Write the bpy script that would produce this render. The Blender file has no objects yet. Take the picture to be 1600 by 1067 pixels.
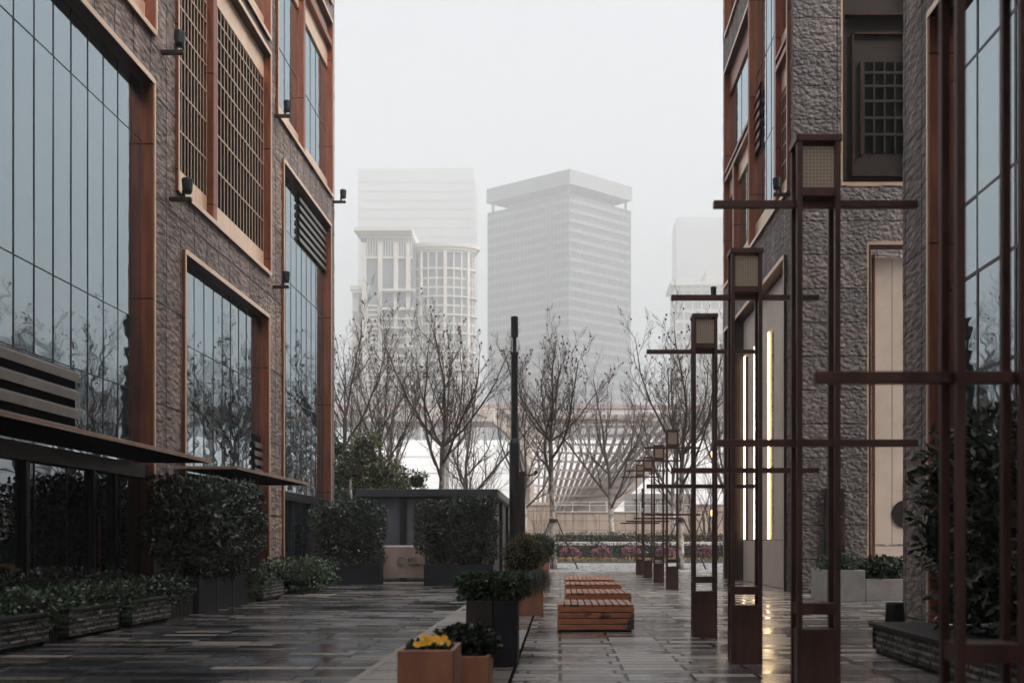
import bpy, bmesh, math, random
from math import radians, sin, cos, pi
from mathutils import Vector, noise

sc = bpy.context.scene
COL = sc.collection
R = random.Random(7)

# ------------------------------------------------------------------ camera, sky, sun, exposure
cam_d = bpy.data.cameras.new('camera')
cam = bpy.data.objects.new('camera', cam_d)
COL.objects.link(cam)
cam.location = (0, 0, 1.5)
cam.rotation_euler = (radians(90), 0, 0)
cam_d.sensor_width = 36
cam_d.lens = 36
cam_d.shift_x = -75 / 1600
cam_d.shift_y = 313.5 / 1600
cam_d.clip_start = 0.1
cam_d.clip_end = 5000
cam_d.dof.use_dof = True
cam_d.dof.focus_distance = 27
cam_d.dof.aperture_fstop = 1.6
sc.camera = cam

SUN_EL, SUN_ROT = radians(48), radians(118)
world = bpy.data.worlds.new('World')
sc.world = world
world.use_nodes = True
wn, wl = world.node_tree.nodes, world.node_tree.links
bg = wn['Background']
sky = wn.new('ShaderNodeTexSky')
sky.sky_type = 'NISHITA'
sky.sun_disc = False
sky.sun_elevation = SUN_EL
sky.sun_rotation = SUN_ROT
sky.air_density = 1.0
sky.dust_density = 6.0
sky.ozone_density = 1.0
hs = wn.new('ShaderNodeHueSaturation')
hs.inputs['Saturation'].default_value = 0.24
wl.new(sky.outputs[0], hs.inputs['Color'])
wl.new(hs.outputs[0], bg.inputs[0])
bg.inputs[1].default_value = 0.15

sun_d = bpy.data.lights.new('sun', 'SUN')
sun_d.energy = 1.2
sun_d.angle = radians(22)
sun_d.color = (1.0, 0.96, 0.9)
sun = bpy.data.objects.new('sun', sun_d)
COL.objects.link(sun)
sun.rotation_euler = (pi / 2 - SUN_EL, 0, pi - SUN_ROT)
sun.location = (0, 0, 200)

sc.view_settings.view_transform = 'Standard'
sc.view_settings.look = 'None'
sc.view_settings.exposure = 1.55
sc.view_settings.gamma = 1.0
sc.cycles.max_bounces = 8
sc.cycles.diffuse_bounces = 3
sc.cycles.glossy_bounces = 4
sc.cycles.volume_bounces = 1
sc.cycles.sample_clamp_indirect = 6.0

# ------------------------------------------------------------------ materials
def nm(name):
    m = bpy.data.materials.new(name)
    m.use_nodes = True
    nt = m.node_tree
    return m, nt.nodes, nt.links, nt.nodes['Principled BSDF']

def rgb(c):
    return (c[0], c[1], c[2], 1)

def ramp(n, stops):
    r = n.new('ShaderNodeValToRGB')
    el = r.color_ramp.elements
    while len(el) < len(stops):
        el.new(0.5)
    for e, (p, c) in zip(el, stops):
        e.position = p
        e.color = rgb(c) if not isinstance(c, (int, float)) else (c, c, c, 1)
    return r

def plain(name, c, rough=0.5, metal=0.0, var=0.25, scale=3.0, bump=0.0, bscale=40.0, stretch=(1, 1, 1), spec=0.5, coat=0.0, rvar=0.0):
    """one surface with uneven colour from noise and a fine bump"""
    m, n, l, p = nm(name)
    tc = n.new('ShaderNodeTexCoord')
    mp = n.new('ShaderNodeMapping')
    mp.inputs['Scale'].default_value = stretch
    l.new(tc.outputs['Object'], mp.inputs[0])
    nz = n.new('ShaderNodeTexNoise')
    nz.inputs['Scale'].default_value = scale
    nz.inputs['Detail'].default_value = 6
    nz.inputs['Roughness'].default_value = 0.65
    l.new(mp.outputs[0], nz.inputs[0])
    r = ramp(n, [(0.3, [x * (1 - var) for x in c]), (0.7, [min(1, x * (1 + var)) for x in c])])
    l.new(nz.outputs[0], r.inputs[0])
    l.new(r.outputs[0], p.inputs['Base Color'])
    p.inputs['Roughness'].default_value = rough
    if rvar:
        mr = n.new('ShaderNodeMapRange')
        mr.inputs['To Min'].default_value = max(0.03, rough - rvar)
        mr.inputs['To Max'].default_value = min(1, rough + rvar)
        mr.inputs['From Min'].default_value = 0.3
        mr.inputs['From Max'].default_value = 0.7
        l.new(nz.outputs[0], mr.inputs[0])
        l.new(mr.outputs[0], p.inputs['Roughness'])
    p.inputs['Metallic'].default_value = metal
    p.inputs['Specular IOR Level'].default_value = spec
    p.inputs['Coat Weight'].default_value = coat
    p.inputs['Coat Roughness'].default_value = 0.15
    if bump:
        n2 = n.new('ShaderNodeTexNoise')
        n2.inputs['Scale'].default_value = bscale
        n2.inputs['Detail'].default_value = 4
        l.new(mp.outputs[0], n2.inputs[0])
        b = n.new('ShaderNodeBump')
        b.inputs['Strength'].default_value = bump
        b.inputs['Distance'].default_value = 0.02
        l.new(n2.outputs[0], b.inputs['Height'])
        l.new(b.outputs[0], p.inputs['Normal'])
    return m

def stone_mat(name, c1, c2, jw, jh, offset=0.0, chip=(1.0, 0.75, 1.0)):
    """rough hewn cladding: UV is in metres along the wall and up it"""
    m, n, l, p = nm(name)
    uv = n.new('ShaderNodeUVMap')
    br = n.new('ShaderNodeTexBrick')
    br.offset = offset
    br.squash = 1.0
    br.inputs['Scale'].default_value = 1.0
    br.inputs['Brick Width'].default_value = jw
    br.inputs['Row Height'].default_value = jh
    br.inputs['Mortar Size'].default_value = 0.028
    br.inputs['Mortar Smooth'].default_value = 0.2
    br.inputs['Color1'].default_value = (0.74, 0.75, 0.78, 1)
    br.inputs['Color2'].default_value = (1.2, 1.15, 1.1, 1)
    br.inputs['Mortar'].default_value = (0.06, 0.06, 0.065, 1)
    l.new(uv.outputs[0], br.inputs['Vector'])
    mp = n.new('ShaderNodeMapping')
    mp.inputs['Scale'].default_value = chip
    l.new(uv.outputs[0], mp.inputs[0])
    nz = n.new('ShaderNodeTexNoise')
    nz.inputs['Scale'].default_value = 10.0
    nz.inputs['Detail'].default_value = 5
    nz.inputs['Roughness'].default_value = 0.6
    nz.inputs['Distortion'].default_value = 0.6
    l.new(mp.outputs[0], nz.inputs[0])
    vo = n.new('ShaderNodeTexVoronoi')
    vo.feature = 'SMOOTH_F1'
    vo.inputs['Scale'].default_value = 8.0
    vo.inputs['Smoothness'].default_value = 0.35
    l.new(mp.outputs[0], vo.inputs[0])
    r = ramp(n, [(0.30, c1), (0.5, [(a + b) / 2 for a, b in zip(c1, c2)]), (0.68, c2)])
    l.new(nz.outputs[0], r.inputs[0])
    mx = n.new('ShaderNodeMixRGB')
    mx.blend_type = 'MULTIPLY'
    mx.inputs[0].default_value = 1
    l.new(r.outputs[0], mx.inputs[1])
    l.new(br.outputs['Color'], mx.inputs[2])
    sm = n.new('ShaderNodeMapping')           # rain streaks and damp patches
    sm.inputs['Scale'].default_value = (1.1, 0.16, 1)
    l.new(uv.outputs[0], sm.inputs[0])
    sn = n.new('ShaderNodeTexNoise')
    sn.inputs['Scale'].default_value = 1.6
    sn.inputs['Detail'].default_value = 5
    l.new(sm.outputs[0], sn.inputs[0])
    sr = ramp(n, [(0.32, 0.62), (0.62, 1.15)])
    l.new(sn.outputs[0], sr.inputs[0])
    m2 = n.new('ShaderNodeMixRGB')
    m2.blend_type = 'MULTIPLY'
    m2.inputs[0].default_value = 1
    l.new(mx.outputs[0], m2.inputs[1])
    l.new(sr.outputs[0], m2.inputs[2])
    l.new(m2.outputs[0], p.inputs['Base Color'])
    p.inputs['Roughness'].default_value = 0.62
    ad = n.new('ShaderNodeMath')
    ad.operation = 'MULTIPLY_ADD'
    l.new(vo.outputs['Distance'], ad.inputs[0])
    ad.inputs[1].default_value = -0.9
    l.new(nz.outputs[0], ad.inputs[2])
    sb = n.new('ShaderNodeMath')
    sb.operation = 'MULTIPLY_ADD'
    l.new(br.outputs['Fac'], sb.inputs[0])
    sb.inputs[1].default_value = -0.7
    l.new(ad.outputs[0], sb.inputs[2])
    b = n.new('ShaderNodeBump')
    b.inputs['Strength'].default_value = 1.0
    b.inputs['Distance'].default_value = 0.055
    l.new(sb.outputs[0], b.inputs['Height'])
    l.new(b.outputs[0], p.inputs['Normal'])
    return m

def copper_mat(name, c, rough):
    """bronze sheet with joints every 3.5 m of height"""
    m, n, l, p = nm(name)
    tc = n.new('ShaderNodeTexCoord')
    mp = n.new('ShaderNodeMapping')
    mp.inputs['Scale'].default_value = (6, 6, 0.5)
    l.new(tc.outputs['Object'], mp.inputs[0])
    nz = n.new('ShaderNodeTexNoise')
    nz.inputs['Scale'].default_value = 2.0
    nz.inputs['Detail'].default_value = 5
    l.new(mp.outputs[0], nz.inputs[0])
    r = ramp(n, [(0.3, [x * 0.72 for x in c]), (0.7, [x * 1.2 for x in c])])
    l.new(nz.outputs[0], r.inputs[0])
    sx = n.new('ShaderNodeSeparateXYZ')
    l.new(tc.outputs['Object'], sx.inputs[0])
    fr = n.new('ShaderNodeMath')
    fr.operation = 'WRAP'
    l.new(sx.outputs['Z'], fr.inputs[0])
    fr.inputs[1].default_value = 3.5
    fr.inputs[2].default_value = 0.0
    lt = n.new('ShaderNodeMath')
    lt.operation = 'LESS_THAN'
    l.new(fr.outputs[0], lt.inputs[0])
    lt.inputs[1].default_value = 0.035
    mx = n.new('ShaderNodeMixRGB')
    l.new(lt.outputs[0], mx.inputs[0])
    l.new(r.outputs[0], mx.inputs[1])
    mx.inputs[2].default_value = (0.03, 0.015, 0.01, 1)
    l.new(mx.outputs[0], p.inputs['Base Color'])
    p.inputs['Metallic'].default_value = 0.75
    mr = n.new('ShaderNodeMapRange')
    mr.inputs['To Min'].default_value = rough - 0.08
    mr.inputs['To Max'].default_value = rough + 0.12
    l.new(nz.outputs[0], mr.inputs[0])
    l.new(mr.outputs[0], p.inputs['Roughness'])
    return m

def glass_mat(name, tint, dark, refl, wav=1.0):
    """coated facade glass: dark behind, tinted wavy mirror on top"""
    m, n, l, p = nm(name)
    n.remove(p)
    out = n['Material Output']
    df = n.new('ShaderNodeBsdfDiffuse')
    df.inputs[0].default_value = rgb(dark)
    gl = n.new('ShaderNodeBsdfGlossy')
    gl.inputs['Color'].default_value = rgb(tint)
    gl.inputs['Roughness'].default_value = 0.015
    uv = n.new('ShaderNodeUVMap')
    mp = n.new('ShaderNodeMapping')
    mp.inputs['Scale'].default_value = (0.5, 1.7, 1.0)
    l.new(uv.outputs[0], mp.inputs[0])
    nz = n.new('ShaderNodeTexNoise')
    nz.inputs['Scale'].default_value = 1.5
    nz.inputs['Detail'].default_value = 1.0
    l.new(mp.outputs[0], nz.inputs[0])
    b = n.new('ShaderNodeBump')
    b.inputs['Strength'].default_value = 1.0
    b.inputs['Distance'].default_value = 0.0045 * wav
    l.new(nz.outputs[0], b.inputs['Height'])
    l.new(b.outputs[0], gl.inputs['Normal'])
    fr = n.new('ShaderNodeFresnel')
    fr.inputs[0].default_value = 1.5
    ma = n.new('ShaderNodeMath')
    ma.operation = 'MULTIPLY_ADD'
    ma.use_clamp = True
    l.new(fr.outputs[0], ma.inputs[0])
    ma.inputs[1].default_value = 0.8
    ma.inputs[2].default_value = refl
    mx = n.new('ShaderNodeMixShader')
    l.new(ma.outputs[0], mx.inputs[0])
    l.new(df.outputs[0], mx.inputs[1])
    l.new(gl.outputs[0], mx.inputs[2])
    l.new(mx.outputs[0], out.inputs[0])
    return m

def paving_mat(name, stops, bw, bh, wet_lo, wet_hi, wet_scale=0.35, tilt=0.05):
    m, n, l, p = nm(name)
    tc = n.new('ShaderNodeTexCoord')
    br = n.new('ShaderNodeTexBrick')
    br.offset = 0.37
    br.offset_frequency = 3
    br.squash = 1.35
    br.squash_frequency = 3
    br.inputs['Scale'].default_value = 1.0
    br.inputs['Brick Width'].default_value = bw
    br.inputs['Row Height'].default_value = bh
    br.inputs['Mortar Size'].default_value = 0.022
    br.inputs['Mortar Smooth'].default_value = 0.1
    br.inputs['Color1'].default_value = (0, 0, 0, 1)
    br.inputs['Color2'].default_value = (1, 1, 1, 1)
    br.inputs['Mortar'].default_value = (0.5, 0.5, 0.5, 1)
    l.new(tc.outputs['Object'], br.inputs['Vector'])
    r = ramp(n, stops)
    r.color_ramp.interpolation = 'CONSTANT'
    l.new(br.outputs['Color'], r.inputs[0])
    nz = n.new('ShaderNodeTexNoise')
    nz.inputs['Scale'].default_value = 9
    nz.inputs['Detail'].default_value = 8
    nz.inputs['Roughness'].default_value = 0.7
    l.new(tc.outputs['Object'], nz.inputs[0])
    r2 = ramp(n, [(0.25, 0.72), (0.75, 1.25)])
    l.new(nz.outputs[0], r2.inputs[0])
    mu = n.new('ShaderNodeMixRGB')
    mu.blend_type = 'MULTIPLY'
    mu.inputs[0].default_value = 1
    l.new(r.outputs[0], mu.inputs[1])
    l.new(r2.outputs[0], mu.inputs[2])
    mx = n.new('ShaderNodeMixRGB')
    l.new(br.outputs['Fac'], mx.inputs[0])
    l.new(mu.outputs[0], mx.inputs[1])
    mx.inputs[2].default_value = (0.012, 0.012, 0.013, 1)
    l.new(mx.outputs[0], p.inputs['Base Color'])
    # wetness: broad patches, plus a different film on every plank
    mp = n.new('ShaderNodeMapping')
    mp.inputs['Scale'].default_value = (wet_scale, wet_scale * 1.8, 1)
    l.new(tc.outputs['Object'], mp.inputs[0])
    wz = n.new('ShaderNodeTexNoise')
    wz.inputs['Scale'].default_value = 1.0
    wz.inputs['Detail'].default_value = 5
    wz.inputs['Roughness'].default_value = 0.6
    l.new(mp.outputs[0], wz.inputs[0])
    ma = n.new('ShaderNodeMath')
    ma.operation = 'MULTIPLY_ADD'
    l.new(br.outputs['Color'], ma.inputs[0])
    ma.inputs[1].default_value = 0.42
    l.new(wz.outputs[0], ma.inputs[2])
    mr = n.new('ShaderNodeMapRange')
    mr.inputs['From Min'].default_value = 0.45
    mr.inputs['From Max'].default_value = 0.92
    mr.inputs['To Min'].default_value = wet_lo
    mr.inputs['To Max'].default_value = wet_hi
    l.new(ma.outputs[0], mr.inputs[0])
    l.new(mr.outputs[0], p.inputs['Roughness'])
    p.inputs['IOR'].default_value = 1.75
    sj = n.new('ShaderNodeMapRange')
    sj.inputs['To Min'].default_value = 0.5
    sj.inputs['To Max'].default_value = 0.05
    l.new(br.outputs['Fac'], sj.inputs[0])
    l.new(sj.outputs[0], p.inputs['Specular IOR Level'])
    # slightly tipped planks and a fine grain
    hb = n.new('ShaderNodeMath')
    hb.operation = 'MULTIPLY_ADD'
    l.new(nz.outputs[0], hb.inputs[0])
    hb.inputs[1].default_value = 0.35
    inv = n.new('ShaderNodeMath')
    inv.operation = 'MULTIPLY'
    l.new(br.outputs['Fac'], inv.inputs[0])
    inv.inputs[1].default_value = -1.0
    l.new(inv.outputs[0], hb.inputs[2])
    b = n.new('ShaderNodeBump')
    b.inputs['Strength'].default_value = 0.35
    b.inputs['Distance'].default_value = 0.008
    l.new(hb.outputs[0], b.inputs['Height'])
    ge = n.new('ShaderNodeNewGeometry')
    sp = n.new('ShaderNodeSeparateColor')
    l.new(br.outputs['Color'], sp.inputs[0])
    su = n.new('ShaderNodeMath')
    su.operation = 'SUBTRACT'
    l.new(sp.outputs[0], su.inputs[0])
    su.inputs[1].default_value = 0.5
    cx = n.new('ShaderNodeCombineXYZ')
    l.new(su.outputs[0], cx.inputs['Y'])
    vs_ = n.new('ShaderNodeVectorMath')
    vs_.operation = 'MULTIPLY_ADD'
    l.new(cx.outputs[0], vs_.inputs[0])
    vs_.inputs[1].default_value = (0, tilt, 0)
    l.new(ge.outputs['Normal'], vs_.inputs[2])
    vn = n.new('ShaderNodeVectorMath')
    vn.operation = 'NORMALIZE'
    l.new(vs_.outputs[0], vn.inputs[0])
    l.new(vn.outputs[0], b.inputs['Normal'])
    l.new(b.outputs[0], p.inputs['Normal'])
    return m

def leaf_mat(name, cols, rough=0.4, spec=0.5):
    m, n, l, p = nm(name)
    g = n.new('ShaderNodeNewGeometry')
    k = len(cols)
    r = ramp(n, [(i / max(1, k - 1), c) for i, c in enumerate(cols)])
    l.new(g.outputs['Random Per Island'], r.inputs[0])
    l.new(r.outputs[0], p.inputs['Base Color'])
    p.inputs['Roughness'].default_value = rough
    p.inputs['Specular IOR Level'].default_value = spec
    return m

def wood_mat(name):
    m, n, l, p = nm(name)
    tc = n.new('ShaderNodeTexCoord')
    g = n.new('ShaderNodeNewGeometry')
    mp = n.new('ShaderNodeMapping')
    mp.inputs['Scale'].default_value = (1.2, 1.2, 14)
    l.new(tc.outputs['Object'], mp.inputs[0])
    nz = n.new('ShaderNodeTexNoise')
    nz.inputs['Scale'].default_value = 2.2
    nz.inputs['Detail'].default_value = 8
    nz.inputs['Distortion'].default_value = 1.2
    l.new(mp.outputs[0], nz.inputs[0])
    r = ramp(n, [(0.25, (0.17, 0.045, 0.014)), (0.5, (0.34, 0.10, 0.032)), (0.8, (0.50, 0.18, 0.062))])
    l.new(nz.outputs[0], r.inputs[0])
    w = n.new('ShaderNodeTexNoise')           # rain soaked patches
    w.inputs['Scale'].default_value = 2.6
    w.inputs['Detail'].default_value = 3
    l.new(tc.outputs['Object'], w.inputs[0])
    ad = n.new('ShaderNodeMath')
    ad.operation = 'MULTIPLY_ADD'
    l.new(g.outputs['Random Per Island'], ad.inputs[0])
    ad.inputs[1].default_value = 0.15
    l.new(w.outputs[0], ad.inputs[2])
    wr = ramp(n, [(0.62, 0.0), (0.70, 1.0)])
    l.new(ad.outputs[0], wr.inputs[0])
    mx = n.new('ShaderNodeMixRGB')
    l.new(wr.outputs[0], mx.inputs[0])
    l.new(r.outputs[0], mx.inputs[1])
    mx.inputs[2].default_value = (0.022, 0.012, 0.010, 1)
    l.new(mx.outputs[0], p.inputs['Base Color'])
    p.inputs['Roughness'].default_value = 0.33
    b = n.new('ShaderNodeBump')
    b.inputs['Strength'].default_value = 0.3
    b.inputs['Distance'].default_value = 0.006
    l.new(nz.outputs[0], b.inputs['Height'])
    l.new(b.outputs[0], p.inputs['Normal'])
    return m

def bark_mat(name):
    """plane tree: pale peeling patches low down, dark twigs above"""
    m, n, l, p = nm(name)
    tc = n.new('ShaderNodeTexCoord')
    mp = n.new('ShaderNodeMapping')
    mp.inputs['Scale'].default_value = (1, 1, 0.45)
    l.new(tc.outputs['Object'], mp.inputs[0])
    nz = n.new('ShaderNodeTexNoise')
    nz.inputs['Scale'].default_value = 5
    nz.inputs['Detail'].default_value = 4
    l.new(mp.outputs[0], nz.inputs[0])
    r = ramp(n, [(0.40, (0.06, 0.05, 0.042)), (0.47, (0.30, 0.26, 0.215)), (0.60, (0.52, 0.47, 0.41)), (0.66, (0.16, 0.13, 0.10))])
    l.new(nz.outputs[0], r.inputs[0])
    sx = n.new('ShaderNodeSeparateXYZ')      # old bark peels low on the stem, the upper stem stays dark
    l.new(tc.outputs['Object'], sx.inputs[0])
    hz = n.new('ShaderNodeMapRange')
    hz.inputs['From Min'].default_value = 3.6
    hz.inputs['From Max'].default_value = 6.2
    l.new(sx.outputs['Z'], hz.inputs[0])
    mx = n.new('ShaderNodeMixRGB')
    l.new(hz.outputs[0], mx.inputs[0])
    l.new(r.outputs[0], mx.inputs[1])
    mx.inputs[2].default_value = (0.040, 0.028, 0.022, 1)
    l.new(mx.outputs[0], p.inputs['Base Color'])
    p.inputs['Roughness'].default_value = 0.8
    return m

def tile_mat(name, c, w, h):
    m, n, l, p = nm(name)
    uv = n.new('ShaderNodeUVMap')
    br = n.new('ShaderNodeTexBrick')
    br.offset = 0.0
    br.inputs['Scale'].default_value = 1
    br.inputs['Brick Width'].default_value = w
    br.inputs['Row Height'].default_value = h
    br.inputs['Mortar Size'].default_value = 0.03
    br.inputs['Color1'].default_value = rgb([x * 0.9 for x in c])
    br.inputs['Color2'].default_value = rgb([x * 1.08 for x in c])
    br.inputs['Mortar'].default_value = rgb([x * 0.45 for x in c])
    l.new(uv.outputs[0], br.inputs[0])
    mp = n.new('ShaderNodeMapping')
    mp.inputs['Scale'].default_value = (1.5, 0.25, 1)
    l.new(uv.outputs[0], mp.inputs[0])
    nz = n.new('ShaderNodeTexNoise')
    nz.inputs['Scale'].default_value = 1.6
    nz.inputs['Detail'].default_value = 6
    l.new(mp.outputs[0], nz.inputs[0])
    r = ramp(n, [(0.32, 0.62), (0.5, 1.0)])
    l.new(nz.outputs[0], r.inputs[0])
    mx = n.new('ShaderNodeMixRGB')
    mx.blend_type = 'MULTIPLY'
    mx.inputs[0].default_value = 1
    l.new(br.outputs[0], mx.inputs[1])
    l.new(r.outputs[0], mx.inputs[2])
    l.new(mx.outputs[0], p.inputs['Base Color'])
    p.inputs['Roughness'].default_value = 0.6
    return m

def emit_mat(name, c, s):
    m, n, l, p = nm(name)
    p.inputs['Base Color'].default_value = rgb(c)
    p.inputs['Emission Color'].default_value = rgb(c)
    p.inputs['Emission Strength'].default_value = s
    return m

def lantern_mat(name):
    """woven gauze behind lantern glass, thread grid in the weave"""
    m, n, l, p = nm(name)
    uv = n.new('ShaderNodeUVMap')
    br = n.new('ShaderNodeTexBrick')
    br.offset = 0
    br.inputs['Scale'].default_value = 1
    br.inputs['Brick Width'].default_value = 0.031
    br.inputs['Row Height'].default_value = 0.031
    br.inputs['Mortar Size'].default_value = 0.004
    br.inputs['Color1'].default_value = (0.30, 0.225, 0.155, 1)
    br.inputs['Color2'].default_value = (0.38, 0.285, 0.20, 1)
    br.inputs['Mortar'].default_value = (0.60, 0.48, 0.35, 1)
    l.new(uv.outputs[0], br.inputs[0])
    l.new(br.outputs[0], p.inputs['Base Color'])
    p.inputs['Roughness'].default_value = 0.35
    return m

M = {}
M['stone'] = stone_mat('hewn_stone', (0.046, 0.036, 0.033), (0.285, 0.215, 0.185), 0.93, 2.35, 0.0, (0.42, 1.0, 1.0))
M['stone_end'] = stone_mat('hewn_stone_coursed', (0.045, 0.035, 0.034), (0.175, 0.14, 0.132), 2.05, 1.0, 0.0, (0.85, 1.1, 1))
M['stone_low'] = stone_mat('split_face_stone', (0.10, 0.085, 0.078), (0.34, 0.29, 0.25), 0.45, 0.085, 0.4, (0.7, 1.8, 1))
M['copper'] = copper_mat('copper_cladding', (0.235, 0.082, 0.048), 0.36)
M['copper_dark'] = copper_mat('dark_copper_cladding', (0.06, 0.026, 0.02), 0.42)
M['lamp_metal'] = plain('rust_brown_metal', (0.085, 0.040, 0.030), 0.40, 0.35, 0.5, 3.5, 0.12, 45, (1, 1, 0.3), rvar=0.14)
M['canopy_edge'] = plain('brown_edge_metal', (0.32, 0.21, 0.155), 0.4, 0.4, 0.3, 2)
M['copper_sheen'] = plain('sky_sheen_copper', (0.62, 0.44, 0.31), 0.34, 0.45, 0.12, 1.2)  # copper made paler, the sky reflected in it put into the colour
M['lattice_metal'] = plain('lattice_metal', (0.42, 0.29, 0.205), 0.36, 0.5, 0.15, 1.2)
M['beige'] = plain('beige_panel', (0.54, 0.44, 0.37), 0.45, 0.0, 0.12, 1.0)
M['black'] = plain('black_metal', (0.009, 0.010, 0.013), 0.42, 0.2, 0.3, 5)
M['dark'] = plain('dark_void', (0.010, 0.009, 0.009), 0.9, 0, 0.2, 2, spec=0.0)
M['bronze'] = plain('dark_bronze', (0.026, 0.017, 0.015), 0.45, 0.2, 0.3, 2, spec=0.3)
M['glass'] = glass_mat('facade_glass', (0.66, 0.76, 0.82), (0.010, 0.014, 0.018), 0.42, 1.0)
M['glass_low'] = glass_mat('shop_glass', (0.62, 0.70, 0.76), (0.006, 0.008, 0.010), 0.20, 1.2)
M['alu'] = plain('dark_bar', (0.03, 0.03, 0.034), 0.4, 0.5, 0.2, 2)
M['louver'] = plain('louver_blade', (0.14, 0.12, 0.11), 0.32, 0.6, 0.2, 2)
M['lantern'] = lantern_mat('lantern_gauze')
M['orange_pot'] = plain('terracotta_metal', (0.27, 0.112, 0.060), 0.45, 0.15, 0.42, 4.0, 0.05, 30, (1, 1, 0.35), rvar=0.12)
M['black_pot'] = plain('charcoal_pot', (0.009, 0.010, 0.014), 0.5, 0.0, 0.5, 3, spec=0.2)
M['brown_pot'] = plain('brown_pot', (0.028, 0.019, 0.016), 0.5, 0.0, 0.4, 3, spec=0.25)
M['white_pot'] = plain('pale_concrete', (0.36, 0.34, 0.32), 0.6, 0, 0.2, 2.5, 0.1, 30)
M['soil'] = plain('soil', (0.03, 0.024, 0.018), 0.9, 0, 0.4, 12, 0.5, 30)
M['wood'] = wood_mat('wet_bench_wood')
M['bark'] = bark_mat('plane_bark')
M['twig'] = plain('dark_twig', (0.032, 0.020, 0.015), 0.8, 0, 0.4, 3)
M['twig_red'] = plain('reddish_twig', (0.11, 0.055, 0.045), 0.8, 0, 0.4, 3)
M['seed'] = leaf_mat('dry_leaf', [(0.05, 0.02, 0.012), (0.16, 0.045, 0.02), (0.03, 0.02, 0.015)], 0.7)
M['leaf_dark'] = leaf_mat('hedge_leaf', [(0.009, 0.016, 0.009), (0.017, 0.027, 0.015), (0.032, 0.042, 0.024), (0.012, 0.019, 0.012)], 0.38, 0.45)
M['leaf_mid'] = leaf_mat('shrub_leaf', [(0.013, 0.028, 0.011), (0.024, 0.048, 0.017), (0.048, 0.078, 0.026)], 0.42)
M['leaf_ball'] = leaf_mat('olive_leaf', [(0.05, 0.045, 0.014), (0.085, 0.068, 0.02), (0.12, 0.085, 0.026), (0.04, 0.045, 0.016)], 0.55)
M['leaf_ever'] = leaf_mat('evergreen_leaf', [(0.022, 0.034, 0.010), (0.06, 0.066, 0.016), (0.13, 0.115, 0.030), (0.03, 0.042, 0.012)], 0.55)
M['leaf_red'] = leaf_mat('red_leaf', [(0.10, 0.03, 0.025), (0.16, 0.05, 0.035)], 0.6)
M['core'] = plain('painted_inner_shade', (0.010, 0.013, 0.008), 0.95, 0, 0.3, 8, spec=0.1)  # solid hedge core, shade inside the foliage put into its colour
M['grass'] = leaf_mat('hanging_grass', [(0.010, 0.020, 0.009), (0.020, 0.034, 0.014)], 0.5)
M['brown_hedge'] = leaf_mat('brown_hedge_leaf', [(0.07, 0.075, 0.035), (0.12, 0.09, 0.05), (0.10, 0.07, 0.045), (0.055, 0.07, 0.03)], 0.6)
M['pink'] = leaf_mat('pink_petal', [(0.20, 0.035, 0.06), (0.12, 0.022, 0.04), (0.27, 0.08, 0.11), (0.03, 0.035, 0.02)], 0.6)
M['yellow'] = leaf_mat('yellow_petal', [(0.80, 0.42, 0.01), (0.75, 0.33, 0.005), (0.85, 0.52, 0.02)], 0.5)
M['yellow_bed'] = leaf_mat('yellow_bed_petal', [(0.34, 0.23, 0.03), (0.05, 0.06, 0.02), (0.28, 0.15, 0.02), (0.04, 0.05, 0.02)], 0.6)
M['fabric'] = plain('banner_cloth', (0.26, 0.19, 0.155), 0.8, 0, 0.12, 3, 0.2, 6)
M['print'] = plain('grey_print', (0.035, 0.03, 0.03), 0.8, 0, 0.1, 3)
M['logo'] = plain('logo_print', (0.14, 0.115, 0.098), 0.8, 0, 0.5, 9)
M['logo_light'] = plain('logo_light_print', (0.20, 0.16, 0.135), 0.8, 0, 0.3, 9)
M['white_bar'] = plain('white_rail', (0.75, 0.74, 0.72), 0.4, 0, 0.05, 3)
M['blind'] = plain('grey_blind_glass', (0.095, 0.098, 0.112), 0.35, 0, 0.12, 0.8)
M['fascia'] = plain('roof_fascia', (0.028, 0.030, 0.036), 0.45, 0.1, 0.3, 2)
M['fascia_tan'] = plain('tan_fascia', (0.22, 0.17, 0.14), 0.5, 0.1, 0.35, 3)
M['white_clad'] = plain('white_cladding', (0.88, 0.88, 0.87), 0.5, 0, 0.06, 0.2)
M['roof_grey'] = plain('roof_band', (0.40, 0.37, 0.34), 0.6, 0, 0.12, 0.4)
M['rib'] = plain('lattice_rib', (0.34, 0.28, 0.24), 0.55, 0, 0.15, 0.6)
m_, n_, l_, p_ = nm('pale_membrane')
n_.remove(p_)
tr_ = n_.new('ShaderNodeBsdfTranslucent'); tr_.inputs[0].default_value = (0.85, 0.82, 0.77, 1)
di_ = n_.new('ShaderNodeBsdfDiffuse'); di_.inputs[0].default_value = (0.80, 0.76, 0.71, 1)
mx_ = n_.new('ShaderNodeMixShader'); mx_.inputs[0].default_value = 0.5
l_.new(di_.outputs[0], mx_.inputs[1]); l_.new(tr_.outputs[0], mx_.inputs[2]); l_.new(mx_.outputs[0], n_['Material Output'].inputs[0])
M['skin'] = m_
M['taupe'] = plain('taupe_wall', (0.26, 0.235, 0.215), 0.6, 0, 0.1, 0.6)
M['tile'] = tile_mat('beige_wall_tile', (0.50, 0.385, 0.30), 1.15, 0.85)
M['coping'] = plain('stone_coping', (0.50, 0.46, 0.41), 0.6, 0, 0.15, 2)
M['resi'] = plain('cream_cladding', (0.50, 0.455, 0.40), 0.7, 0, 0.05, 0.05)
M['resi_win'] = plain('tower_window', (0.13, 0.14, 0.15), 0.35, 0, 0.3, 0.12)
M['off_glass'] = plain('office_curtain_glass', (0.055, 0.085, 0.12), 0.22, 0, 0.35, 0.06, stretch=(1, 1, 2.5))
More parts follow.
